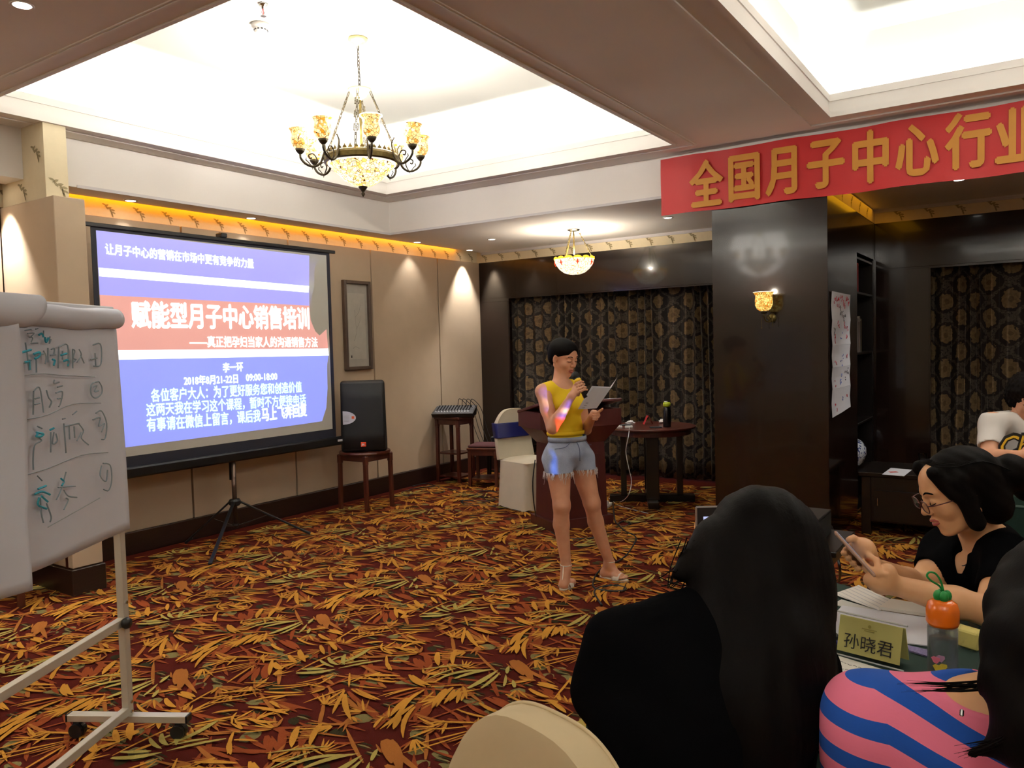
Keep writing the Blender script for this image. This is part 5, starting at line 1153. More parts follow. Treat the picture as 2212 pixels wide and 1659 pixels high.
# ------------------------------------------------------------------ modelling of people: one blended surface per body
class Field:
    def __init__(s, lo, hi, h):
        s.h = h; s.lo = np.array(lo, np.float32); n = np.ceil((np.array(hi)-np.array(lo))/h).astype(int)+1
        s.n = n; s.ax = [(s.lo[i]+h*np.arange(n[i])).astype(np.float32) for i in range(3)]; s.D = np.full(tuple(n), .5, np.float32)
    def blk(s, lo, hi):
        a = [max(0, int((lo[i]-s.lo[i])/s.h)) for i in range(3)]; b = [min(s.n[i], int((hi[i]-s.lo[i])/s.h)+2) for i in range(3)]
        if any(b[i] <= a[i] for i in range(3)): return None, None
        sl = tuple(slice(a[i], b[i]) for i in range(3)); return sl, np.meshgrid(*[s.ax[i][sl[i]] for i in range(3)], indexing='ij', sparse=True)
    def comb(s, sl, d, k, sub):
        D = s.D[sl]
        if sub: d = -d; h = np.clip(.5-.5*(D-d)/max(k, 1e-6), 0, 1) if k else None; s.D[sl] = np.maximum(D, d) if not k else D*(1-h)+d*h+k*h*(1-h)
        else:
            if not k: s.D[sl] = np.minimum(D, d)
            else: h = np.clip(.5+.5*(D-d)/k, 0, 1); s.D[sl] = D*(1-h)+d*h-k*h*(1-h)
    def cap(s, a, b, ra, rb=None, k=.01, sub=False):
        rb = ra if rb is None else rb; a = np.array(a, np.float32); b = np.array(b, np.float32); R = max(ra, rb)+k+.04
        sl, G = s.blk(np.minimum(a, b)-R, np.maximum(a, b)+R)
        if sl is None: return s
        ba = b-a; L = float(ba@ba)+1e-9; q = [G[i]-a[i] for i in range(3)]
        t = np.clip((q[0]*ba[0]+q[1]*ba[1]+q[2]*ba[2])/L, 0, 1)
        d = np.sqrt((q[0]-t*ba[0])**2+(q[1]-t*ba[1])**2+(q[2]-t*ba[2])**2)-(ra+(rb-ra)*t); s.comb(sl, d, k, sub); return s
    def ell(s, c, r, ax=None, k=.01, sub=False):
        c = np.array(c, np.float32); R = max(r)+k+.04; sl, G = s.blk(c-R, c+R)
        if sl is None: return s
        q = [G[i]-c[i] for i in range(3)]; ax = ax if ax is not None else np.eye(3)
        p = [(q[0]*float(a[0])+q[1]*float(a[1])+q[2]*float(a[2])) for a in ax]
        k0 = np.sqrt((p[0]/r[0])**2+(p[1]/r[1])**2+(p[2]/r[2])**2); k1 = np.sqrt((p[0]/r[0]**2)**2+(p[1]/r[1]**2)**2+(p[2]/r[2]**2)**2)
        s.comb(sl, k0*(k0-1)/np.maximum(k1, 1e-6), k, sub); return s
    def chain(s, P, r, k=.01, sub=False):
        for i in range(len(P)-1): s.cap(P[i], P[i+1], r[i], r[i+1], k, sub)
        return s
    def copy(s):
        o = Field.__new__(Field); o.__dict__.update(s.__dict__); o.D = s.D.copy(); return o
    def grow(s, t): s.D = s.D-t; return s
    def cut(s, p, n):      # keep the side the normal points to
        n = np.array(n, np.float32); n /= np.linalg.norm(n); G = np.meshgrid(*s.ax, indexing='ij', sparse=True)
        d = -((G[0]-p[0])*n[0]+(G[1]-p[1])*n[1]+(G[2]-p[2])*n[2]); s.D = np.maximum(s.D, d.astype(np.float32)); return s
    def wave(s, fn):
        G = np.meshgrid(*s.ax, indexing='ij', sparse=True); m = np.abs(s.D) < .05; s.D = s.D+fn(*G).astype(np.float32)*m; return s
    def mesh(s, name='body'):
        D = s.D; n = D.shape; S_ = D < 0
        cnt = np.zeros(tuple(x-1 for x in n), np.uint8)
        for i in (0, 1):
            for j in (0, 1):
                for k in (0, 1): cnt += S_[i:n[0]-1+i, j:n[1]-1+j, k:n[2]-1+k]
        act = (cnt > 0) & (cnt < 8); I = np.argwhere(act); idx = np.full(act.shape, -1, np.int32); idx[act] = np.arange(len(I))
        acc = np.zeros((len(I), 3)); num = np.zeros(len(I))
        cor = [(i, j, k) for i in (0, 1) for j in (0, 1) for k in (0, 1)]
        val = {c: D[I[:, 0]+c[0], I[:, 1]+c[1], I[:, 2]+c[2]] for c in cor}
        for c in cor:
            for a in range(3):
                if c[a]: continue
                e = list(c); e[a] = 1; e = tuple(e); u, v = val[c], val[e]; m = (u < 0) != (v < 0); t = np.where(m, u/np.where(m, u-v, 1), 0)
                p = np.tile(np.array(c, float), (len(I), 1)); p[:, a] += t; acc += p*m[:, None]; num += m
        V = (I+acc/num[:, None])*s.h+s.lo; F = []
        for a in range(3):
            b, c = (a+1) % 3, (a+2) % 3
            lo = [slice(None)]*3; hi = [slice(None)]*3; lo[a] = slice(0, -1); hi[a] = slice(1, None)
            A, B = S_[tuple(lo)], S_[tuple(hi)]; E = np.argwhere(A != B); E = E[(E[:, b] > 0) & (E[:, c] > 0) & (E[:, b] < n[b]-1) & (E[:, c] < n[c]-1)]
            def g(db, dc): q = E.copy(); q[:, b] -= db; q[:, c] -= dc; return idx[q[:, 0], q[:, 1], q[:, 2]]
            Q = np.stack([g(1, 1), g(0, 1), g(0, 0), g(1, 0)], 1); fl = ~A[E[:, 0], E[:, 1], E[:, 2]]; Q[fl] = Q[fl][:, ::-1]; F.append(Q)
        F = np.concatenate(F); F = F[(F >= 0).all(1)]
        me = bpy.data.meshes.new(name); me.vertices.add(len(V)); me.vertices.foreach_set('co', V.astype(np.float32).ravel())
        me.loops.add(F.size); me.loops.foreach_set('vertex_index', F.ravel().astype(np.int32)); me.polygons.add(len(F))
        me.polygons.foreach_set('loop_start', np.arange(0, F.size, 4, dtype=np.int32)); me.polygons.foreach_set('loop_total', np.full(len(F), 4, np.int32))
        me.update(calc_edges=True); me.validate(); return me
    def build(s, name, mat, parent): return link(name, s.mesh(name), mat, parent, True, True)
def frame(fwd, up=(0, 0, 1)):
    f = np.array(fwd, float); f /= np.linalg.norm(f); r = np.cross(f, up); r /= np.linalg.norm(r); return r, f, np.cross(r, f)
def hfn(c, A, s=1.0):
    c = np.array(c, float); return lambda x, y, z: c+(A[0]*x+A[1]*y+A[2]*z)*s
def head(F, c, A, s=1.0, mouth=0.0, closed=True):
    # A = (right, forward, up); origin at the middle of the head
    P = hfn(c, A, s); E = lambda p, r, **k: F.ell(P(*p), [x*s for x in r], A, **k); C = lambda a, b, ra, rb=None, **k: F.cap(P(*a), P(*b), ra*s, (rb if rb is not None else ra)*s, **k)
    E((0, -.018, .035), (.074, .092, .082), k=.01); E((0, .022, -.015), (.062, .062, .088), k=.02); E((0, .04, .045), (.055, .045, .05), k=.02)
    for x in (-1, 1):
        C((x*.052, -.01, -.045), (x*.014, .052, -.096), .020, .015, k=.02); F.ell(P(x*.036, .052, -.026), [.026*s]*3, k=.015)
        C((x*.014, .083, .026), (x*.046, .070, .028), .0075, .006, k=.014)
    E((0, .056, -.062), (.034, .030, .036), k=.015); F.ell(P(0, .064, -.098), [.019*s, .016*s, .014*s], A, k=.012)
    C((0, .080, .016), (0, .101, -.026), .007, .0105, k=.010)
    for x in (-1, 1):
        F.ell(P(x*.0115, .092, -.030), [.0075*s]*3, k=.006); F.ell(P(x*.031, .098, .006), [.020*s, .022*s, .012*s], A, k=.010, sub=True)
        F.ell(P(x*.031, .073, .003), [.0165*s, .0125*s, .0115*s], A, k=.003)
        E((x*.076, -.008, -.006), (.008, .017, .030), k=.006); E((x*.080, .002, -.004), (.006, .009, .018), k=.004, sub=True)
    C((-.018, .078, -.056), (0, .0895, -.0525), .0055, k=.005); C((.018, .078, -.056), (0, .0895, -.0525), .0055, k=.005)
    C((-.014, .077, -.066-mouth), (.014, .077, -.066-mouth), .006, k=.004); F.ell(P(0, .085, -.066-mouth), [.011*s, .006*s, .006*s], A, k=.004)
    F.ell(P(0, .094, -.0595-mouth*.5), [.020*s, .010*s, (.0014+mouth*.55)*s], A, k=.002, sub=True)
    return P
def face_bits(P, A, s, t, mouth=0.0, hairmat=None):
    up, fw, ri = A[2], A[1], A[0]
    m = MB()
    for x in (-1, 1): m.tube(curve_pts([P(x*.013, .0895, .026), P(x*.03, .0865, .034), P(x*.049, .0745, .029)], 4), [.0018*s]+[.0026*s]*7+[.001*s], 6)
    m.build('eyebrows', hair_m, t, True)
    m = MB()
    for x in (-1, 1): m.tube(curve_pts([P(x*.0165, .0800, .002), P(x*.024, .0855, -.0015), P(x*.032, .0868, -.003), P(x*.040, .083, -.0015), P(x*.046, .0765, .002)], 3), .0014*s, 5)
    m.build('eyelashes', hair_m, t, True)
    m = MB(); m.tube(curve_pts([P(-.022, .0775, -.0570), P(-.010, .0878, -.0540), P(0, .0935, -.0550), P(.010, .0878, -.0540), P(.022, .0775, -.0570)], 4), [.0015*s]+[.0038*s]*15+[.0015*s], 8)
    m.tube(curve_pts([P(-.021, .0772, -.0600-mouth), P(-.010, .0862, -.0660-mouth), P(0, .0895, -.0675-mouth), P(.010, .0862, -.0660-mouth), P(.021, .0772, -.0600-mouth)], 4), [.0015*s]+[.0045*s]*15+[.0015*s], 8)
    m.build('lips', lip_m, t, True)
def finger(F, pts, r=.0078, k=.004): F.chain(pts, [r, r*.95, r*.88, r*.78][:len(pts)], k)

def reader():
    d0 = 5.02; base = at(1262, 1255, 5.05)
    t = thing('person', (base[0], base[1], 0), 'standing person in yellow sleeveless top and frayed denim shorts reading into a microphone', 'person')
    F = Field((base[0]-.48, base[1]-.46, -.01), (base[0]+.48, base[1]+.52, 1.68), .0045)
    ang = math.radians(34); bf = NH*math.cos(ang)+RH*math.sin(ang); B3 = (np.cross(bf, UZ), bf, UZ)        # body: right, forward, up (right = photo left)
    br = B3[0]
    neck = at(1211, 824, 5.05); chest = at(1215, 872, 5.07); waist = at(1222, 925, 5.08); pelv = at(1226, 975, 5.08)
    rs, ls = at(1173, 846, 4.97), at(1246, 838, 5.16)
    F.ell(chest, (.135, .088, .15), B3, k=.02); F.ell(at(1214, 848, 5.07), (.14, .07, .055), B3, k=.03); F.ell(waist, (.115, .082, .12), B3, k=.04)
    F.ell(pelv, (.148, .098, .11), B3, k=.04); F.cap(neck-UZ*.03, rs, .045, .046, k=.03); F.cap(neck-UZ*.03, ls, .045, .044, k=.03)
    for s in (-1, 1): F.ell(chest+bf*.065+br*s*.062-UZ*.005, (.055, .045, .052), B3, k=.03)
    F.ell(pelv-bf*.04-UZ*.035, (.138, .078, .08), B3, k=.03)
    T = F.copy()
    # legs
    rh, lh = at(1204, 992, 5.03), at(1252, 990, 5.14); rk, lk = at(1213, 1092, 4.98), at(1278, 1086, 5.12); ra, la_ = at(1223, 1222, 5.02), at(1316, 1214, 5.20)
    L = F; L.chain([rh, rk], [.088, .053], .02); L.chain([lh, lk], [.088, .054], .02)
    SH = F.copy()
    for kn, an in ((rk, ra), (lk, la_)):
        calf = kn+(an-kn)*.32-bf*.018; F.chain([kn, calf, an], [.052, .050, .031], .02); F.ell(kn+bf*.012, (.046, .04, .055), B3, k=.02)
    # feet
    def foot(an, toe):
        tt = np.array([toe[0], toe[1], 0.0]); aa = np.array([an[0], an[1], 0.0]); f = tt-aa; L_ = np.linalg.norm(f); f /= L_; s_ = np.cross(f, UZ)
        heel = aa-f*.035; F.cap(heel+UZ*.035, an, .030, .031, .02); F.cap(heel+UZ*.035, aa+f*(L_-.07)+UZ*.032, .028, .027, .02); F.cap(an-UZ*.02, aa+f*(L_-.06)+UZ*.036, .03, .02, .02)
        for s in (-1, 0, 1): F.cap(aa+f*.05+s_*s*.018+UZ*.03, aa+f*(L_-.045)+s_*s*.022+UZ*.028, .022, .018, .012)
        for i, o in enumerate((-.030, -.015, 0, .014, .027)):
            big = [0, 1, 2, 3, 4][i]; rr = .0125 if (o < -.02) else .0085; F.cap(aa+f*(L_-.05)+s_*o+UZ*.026, aa+f*(L_-.008-.006*abs(i-1))+s_*o*1.1+UZ*.023, rr, rr*.8, .004)
        return heel, f, s_, L_, aa
    toeR, toeL = onz(1232, 1266, .0), onz(1353, 1257, .0); anR = np.array([ra[0], ra[1], ra[2]]); 
    fr = foot(ra, toeR); fl = foot(la_, toeL)
    # arms
    re, rw = at(1193, 925, 4.86), at(1234, 857, 4.80)
    F.chain([rs, rs+(re-rs)*.5, re], [.047, .043, .036], .02); F.chain([re, re+(rw-re)*.35, rw], [.036, .036, .023], .012)
    le, lw = at(1266, 928, 5.16), at(1283, 893, 4.93)
    F.chain([ls, le], [.045, .034], .02); F.chain([le, lw], [.035, .022], .012)
    # head
    hc = at(1218, 773, 5.04); ha = math.radians(44); fw = (NH*math.cos(ha)+RH*math.sin(ha))*math.cos(.30)-UZ*math.sin(.30); A = frame(fw, UZ*1.0+RH*-.06)
    F.cap(neck-UZ*.02, hc-A[1]*.02-UZ*.05, .052, .046, k=.02)
    P = head(F, hc, A, .97, .004)
    # microphone hand (photo-right hand at the chin) and hand holding the booklet
    mt, mb = at(1243, 812, 4.86), at(1270, 868, 4.78); md = (mb-mt)/np.linalg.norm(mb-mt)
    grip = mt+(mb-mt)*.48; side = np.cross(md, NH); side /= np.linalg.norm(side)
    toP = CAMP-grip; toP -= md*np.dot(toP, md); toP /= np.linalg.norm(toP)      # towards the viewer
    lft = np.cross(md, toP)*-1; lft = lft if np.dot(lft, RH) < 0 else -lft
    palm = grip+lft*.034; F.chain([rw, palm-md*.005], [.024, .026], .012); F.ell(palm, (.018, .030, .040), (lft, toP, md), k=.012)
    for i in range(4):
        o = grip+md*(-.030+.0195*i); finger(F, [o+lft*.034+toP*.012, o+lft*.014+toP*.031, o-lft*.014+toP*.028, o-lft*.027+toP*.008], .0086, .003)
    finger(F, [palm-md*.015-toP*.02, grip-md*.035-toP*.022+lft*.005, grip-md*.045-lft*.016-toP*.012], .0095, .004)
    # booklet
    b0, b1, b2, b3 = at(1249, 884, 4.80), at(1283, 836, 4.78), at(1320, 838, 4.86), at(1289, 882, 4.88)
    bn = np.cross(b1-b0, b3-b0); bn /= np.linalg.norm(bn); bn = bn if np.dot(bn, NH) > 0 else -bn
    hp = at(1283, 897, 4.90); bu = (b1-b0)/np.linalg.norm(b1-b0); br_ = (b3-b0)/np.linalg.norm(b3-b0)
    F.chain([lw, hp], [.022, .024], .012); F.ell(hp+RH*.004, (.036, .020, .026), (RH, NH, UZ), k=.012)
    for i, (dx, dz) in enumerate(((.030, .020), (.033, .004), (.030, -.010), (.024, -.023))):
        o = hp+UZ*dz; finger(F, [o+RH*.006, o+RH*(dx*.7)+NH*.018, o+RH*dx*.35+NH*.034-UZ*.002, o-RH*.010+NH*.036], .0080, .003)
    finger(F, [hp+UZ*.012+RH*.02, hp+UZ*.030+RH*.042+NH*.012, hp+UZ*.040+RH*.050+NH*.026], .0088, .004)
    F.build('body', skin, t)
    face_bits(P, A, .97, t, .004)
    # hair pulled back in a bun
    H = Field(hc-.17, hc+.17, .004); H.ell(P(0, -.028, .045), (.081, .090, .080), A, k=.01); H.ell(P(0, -.05, .0), (.072, .070, .075), A, k=.02)
    H.ell(P(0, -.125, .035), (.035, .030, .038), A, k=.015)
    H.ell(P(0, .015, .060), (.071, .076, .060), A, k=.015); H.ell(P(0, .10, -.047), (.060, .082, .120), A, k=.010, sub=True); H.cut(P(0, 0, -.055), A[2]*1.0-A[1]*.2)
    for x in (-1, 1): H.ell(P(x*.085, .012, -.02), (.022, .026, .038), A, k=.006, sub=True)
    H.build('hair', hair_m, t)
    # top: the torso surface a little thicker, with neckline and armholes
    T.grow(.007); T.cut(at(1222, 944, 5.08), (0, 0, 1)); T.ell(neck+bf*.035+UZ*.015, (.078, .09, .068), B3, k=.006, sub=True)
    T.ell(rs+br*.055+UZ*.01-bf*.01, (.062, .085, .13), B3, k=.006, sub=True); T.ell(ls-br*.052+UZ*.01, (.062, .085, .13), B3, k=.006, sub=True); T.cut(neck+UZ*.012, (0, 0, -1))
    T.wave(lambda x, y, z: .0016*np.sin(z*150+np.sin(x*30)*1.5+y*20)*np.exp(-((z-.985)/.045)**2))
    yel = M_('yellow_knit', (250, 214, 38), .85, var=.05, scale=14, bump=.3, bscale=500, bdist=.001); T.build('sleeveless_top', yel, t)
    m = MB(); hz = T0z = at(1222, 944, 5.08)[2]
    m.lathe([(1.0, .0), (1.02, .012), (1.0, .024)], at(1222, 938, 5.08), 40, ax=(br*.128, bf*.098, UZ)); o = m.build('hem_band', yel, t, True); solid(o, .006)
    # shorts
    SH.grow(.011); SH.cut(at(1226, 943, 5.08), (0, 0, -1)); zc_ = at(1226, 1016, 5.08)[2]; SH.cut((0, 0, zc_), (0, 0, 1))
    SH.cap(at(1228, 1030, 5.0)-bf*.2, at(1228, 1030, 5.0)+bf*.2, .022, k=.01, sub=True)
    den = NT('washed_denim'); nz = den.noise(9, 4); nf = den.noise(220, 2); den.set(col=den.mix(den.mth('ADD', den.mth('MULTIPLY', nz.outputs[0], .8), den.mth('MULTIPLY', nf.outputs[0], .3)), lin((88, 104, 140)), lin((186, 196, 214))), rough=.9); den.bump(nf.outputs[0], .4, .001); den = den.m
    SH.wave(lambda x, y, z: .003*np.sin(z*60+x*40)*np.sin(y*30)); SH.build('denim_shorts', den, t)
    fr_m = M_('frayed_threads', (226, 226, 226), .9); m = MB(); r = random.Random(2)
    for hip, k0 in ((rh, rk), (lh, lk)):
        c = hip+(k0-hip)*((hip[2]-zc_)/(hip[2]-k0[2])); R1 = .094
        for i in range(70):
            a = r.uniform(0, 2*math.pi); p = c+B3[0]*math.cos(a)*R1+bf*math.sin(a)*R1; p[2] = zc_+.006; Lh = r.uniform(.015, .05)*(1.6 if r.random() < .15 else 1); out = (p-c); out[2] = 0; out /= np.linalg.norm(out)
            m.tube([p, p+out*.004-UZ*Lh*.5+B3[0]*r.uniform(-.008, .008), p+out*.001-UZ*Lh+B3[0]*r.uniform(-.012, .012)], [.0022, .0018, .0010], 4)
    m.build('frayed_hem', fr_m, t, kind='stuff')
    ds = M_('denim_seam', (96, 108, 138), .9); m = MB(); fc = pelv+bf*.122; 
    m.tube(curve_pts([waist+bf*.090-UZ*.055, pelv+bf*.122+UZ*.03, pelv+bf*.125-UZ*.05], 4), .0025, 5)
    for s in (-1, 1): m.tube(curve_pts([pelv+UZ*.075+bf*.108+br*s*.06, pelv+UZ*.045+bf*.100+br*s*.095, pelv+UZ*.035+bf*.06+br*s*.148], 5), .002, 5)
    m.build('stitching', ds, t, True)
    m = MB().lathe([(1.0, -.016), (1.015, 0), (1.0, .016)], pelv+UZ*.085, 40, ax=(br*.134, bf*.098, UZ)); o = m.build('waistband', den, t, True); solid(o, .004)
    # sandals
    sw = M_('white_sandal_leather', (232, 222, 206), .5)
    for (heel, f, s_, L_, aa), an in ((fr, ra), (fl, la_)):
        o = t; m = MB(); pts = []
        for a in np.linspace(0, 2*math.pi, 28)[:-1]: pts.append(aa+f*(L_*.5-.03+(L_*.5+.045)*math.cos(a))+s_*(.036+.006*math.cos(a))*math.sin(a)*1.05)
        sol = m.poly([p+UZ*.0 for p in pts], (0, 0, .012)).build('sandal', sw, t)
        c = aa+f*(L_-.055)+UZ*.0; MB().sheet(lambda u, v: c+f*(v-.5)*.045+s_*(.045*math.cos(math.pi*u))+UZ*(.012+.040*math.sin(math.pi*u)**.8), 14, 3).build('toe_strap', sw, sol, True)
        m = MB(); R3 = .036; ring = [an+UZ*.005+f*(R3*math.cos(a))+s_*(R3*.95*math.sin(a)) for a in np.linspace(0, 2*math.pi, 20)[:-1]]; m.tube(ring, .0035, 6, True)
        for s in (-1, 1): m.tube(curve_pts([an+UZ*.01-f*.02+s_*s*.033, an-UZ*.018+f*.038+s_*s*.006, aa+f*(L_-.085)-s_*s*.032+UZ*.035, aa+f*(L_-.085)-s_*s*.040+UZ*.012], 5), .0032, 6)
        m.tube([an+UZ*.005-f*.037, heel+UZ*.03-f*.027, heel-f*.028+UZ*.01], .0035, 6); m.build('ankle_strap', sw, sol, True)
    # things she holds
    t2 = thing('microphone', tuple(mt), 'black handheld microphone with a yellow band held near the reader\'s mouth', 'microphone')
    MB().ball(mt, (.026, .026, .028), 16).build('grille', M_('mic_foam', (16, 16, 18), .8, bump=.5, bscale=900), t2, True)
    MB().cyl(mt+md*.015, mt+md*.16, .019, .013, 16).build('handle', black_pl, t2, True)
    MB().cyl(mt+md*.028, mt+md*.046, .0225, .0215, 16).build('yellow_band', M_('yellow_band', (244, 200, 40), .5), t2, True)
    t3 = thing('booklet', tuple(b0), 'folded white booklet held open in the reader\'s hand', 'booklet')
    MB().poly([b0, b1, b2, b3], bn*-.0015).build('front_page', paper, t3)
    sp2 = b2+RH*.042+UZ*.060-NH*.03; MB().poly([b3, b2, sp2, b3+RH*.03+UZ*.045-NH*.06], bn*-.001).build('raised_page', paper, t3)
    MB().poly([b0+UZ*.002, b1+RH*-.012+UZ*.006, b1+(b2-b1)*.9+UZ*.006, b2], bn*-.001).build('second_page', paper, t3)
    m = MB()
    for k in range(3): q = b0+bu*(.045-.018*k)+br_*.035+bn*.001; m.obox(q, br_, bu, bn, .010, .0012, .0004)
    m.build('print_lines', ink_dk, t3)
reader()

def seated_legs(F, pelvis, fwd, right, zseat=.47):
    for s in (-1, 1):
        h = pelvis+right*s*.09; k = h+fwd*.40+UZ*.0; k[2] = zseat+.05; a = k-UZ*(k[2]-.08)+fwd*.03; F.chain([h, k], [.085, .058], .03); F.chain([k, a], [.055, .035], .02); F.cap(a-UZ*.035, a+fwd*.13-UZ*.045, .035, .028, .02)

def long_haired_back():     # seated with her back to the camera
    base = np.array([5.47, -6.93, 0]); t = thing('person', tuple(base), 'seated person in black seen from behind with long straight black hair', 'person')
    F = Field((base[0]-.42, base[1]-.42, .0), (base[0]+.45, base[1]+.62, 1.42), .007)
    fw = np.array([.10, .995, 0]); B3 = frame(fw); r_ = B3[0]
    nk = at(1580, 1300, 1.42); ls, rs = at(1352, 1405, 1.36), at(1722, 1455, 1.38); ch = at(1520, 1480, 1.35); pv = np.array([base[0], base[1]+.0, .56])
    ax = (rs-ls)/np.linalg.norm(rs-ls); C3 = (ax, np.cross(UZ, ax), UZ)
    F.ell(at(1530, 1465, 1.36), (.185, .10, .125), C3, k=.03); F.cap(nk-UZ*.02, ls, .06, .062, k=.05); F.cap(nk-UZ*.02, rs, .06, .062, k=.05)
    F.ell(at(1520, 1600, 1.33), (.185, .115, .19), C3, k=.05); F.ell(pv+UZ*.12, (.175, .13, .15), C3, k=.05); F.ell(pv, (.18, .14, .11), C3, k=.05)
    le, re = at(1300, 1500, 1.40), at(1740, 1560, 1.45)
    F.chain([ls, le], [.066, .052], .03); F.chain([rs, re], [.060, .05], .03)
    seated_legs(F, pv, fw, r_)
    CL = F.copy(); CL.grow(.006); CL.wave(lambda x, y, z: .004*np.sin(z*38+x*25)*np.sin(y*30+z*11))
    hc = at(1640, 1195, 1.47)
    F.cap(nk-UZ*.03, hc-UZ*.04, .055, .05, k=.03)
    ph = at(1532, 1112, 1.86)
    lh, rh = ph+RH*-.0-UZ*.10-UZ*.0, at(1690, 1165, 1.80)
    lw = ph-UZ*.13+RH*.03; F.chain([le, lw], [.045, .026], .02); rw = ph-UZ*.12+RH*.10; F.chain([re, re+fw*.1, rw], [.045, .04, .026], .02)
    for w, sx in ((lw, -1), (rw, 1)):
        pm = ph+RH*(.045+.045*sx)-UZ*(.062+(.035 if sx > 0 else 0)); F.chain([w, pm], [.026, .028], .012)
        for i in range(4): F.chain([pm+RH*(-.02+.014*i), pm+RH*(-.026+.017*i)-NH*.012+UZ*.03, pm+RH*(-.022+.015*i)-NH*.014+UZ*.052], [.009, .008, .007], .004)
        F.chain([pm, pm+NH*.014-RH*sx*.02+UZ*.02, pm+NH*.012-RH*sx*.03+UZ*.038], [.012, .010, .008], .005)
    hf = -NH*.93-RH*.25; hf = hf-UZ*.15; A = frame(hf); head(F, hc, A, 1.0)
    F.build('body', skin2, t); CL.build('black_top', black_cloth, t)
    H = Field(hc-np.array([.30, .30, .52]), hc+np.array([.28, .25, .17]), .006)
    P = hfn(hc, A)
    H.ell(P(0, -.016, .036), (.088, .106, .090), A, k=.01); H.ell(at(1645, 1222, 1.44), (.108, .085, .10), (RH, NH, UZ), k=.03)
    H.ell(at(1648, 1290, 1.42), (.118, .10, .16), (RH, NH, UZ), k=.06); H.chain([at(1645, 1300, 1.40), at(1650, 1420, 1.33), at(1630, 1540, 1.30), at(1600, 1660, 1.29)], [.105, .100, .092, .080], .05)
    H.cap(at(1600, 1300, 1.40), at(1545, 1480, 1.31), .06, .07, k=.06); H.cap(at(1740, 1290, 1.42), at(1770, 1490, 1.34), .022, .034, k=.04); H.cap(at(1535, 1180, 1.45), at(1462, 1240, 1.42), .040, .010, k=.03)
    H.ell(P(0, .115, -.05), (.07, .085, .10), A, k=.02, sub=True)
    rr = np.float32(1); H.wave(lambda x, y, z: .0025*np.sin((x*RH[0]+y*RH[1])*130+np.sin(z*9)*2)*.5+.0008*np.sin((x*RH[0]+y*RH[1])*470+z*7))
    H.build('long_hair', hair_m, t)
    m = MB(); r = random.Random(9)
    for i in range(16):
        s = at(r.uniform(1470, 1540), r.uniform(1160, 1235), 1.43); m.tube(curve_pts([s, s-RH*.02-UZ*.05, at(r.uniform(1415, 1470), r.uniform(1225, 1275), 1.41)], 4), [.0011]*8+[.0003], 4)
    m.build('hair_strands', hair_m, t, kind='stuff')
    t2 = thing('mobile_phone', tuple(ph), 'silver edged phone held up in front of the long haired person, screen lit', 'phone')
    pr = RH; MB().obox(ph+RH*.045-UZ*.015, RH, NH, UZ, .078, .0038, .036, .003).build('frame', M_('silver_metal', (190, 190, 194), .3, metal=.8), t2)
    MB().obox(ph+RH*.045-UZ*.015+NH*.0042, RH, NH, UZ, .074, .0006, .033).build('bezel', black_pl, t2)
    MB().obox(ph+RH*.050-UZ*.025+NH*.005, RH, NH, UZ, .065, .0003, .022).build('screen', EM('phone_screen', (170, 180, 225), 1.0), t2)
long_haired_back()

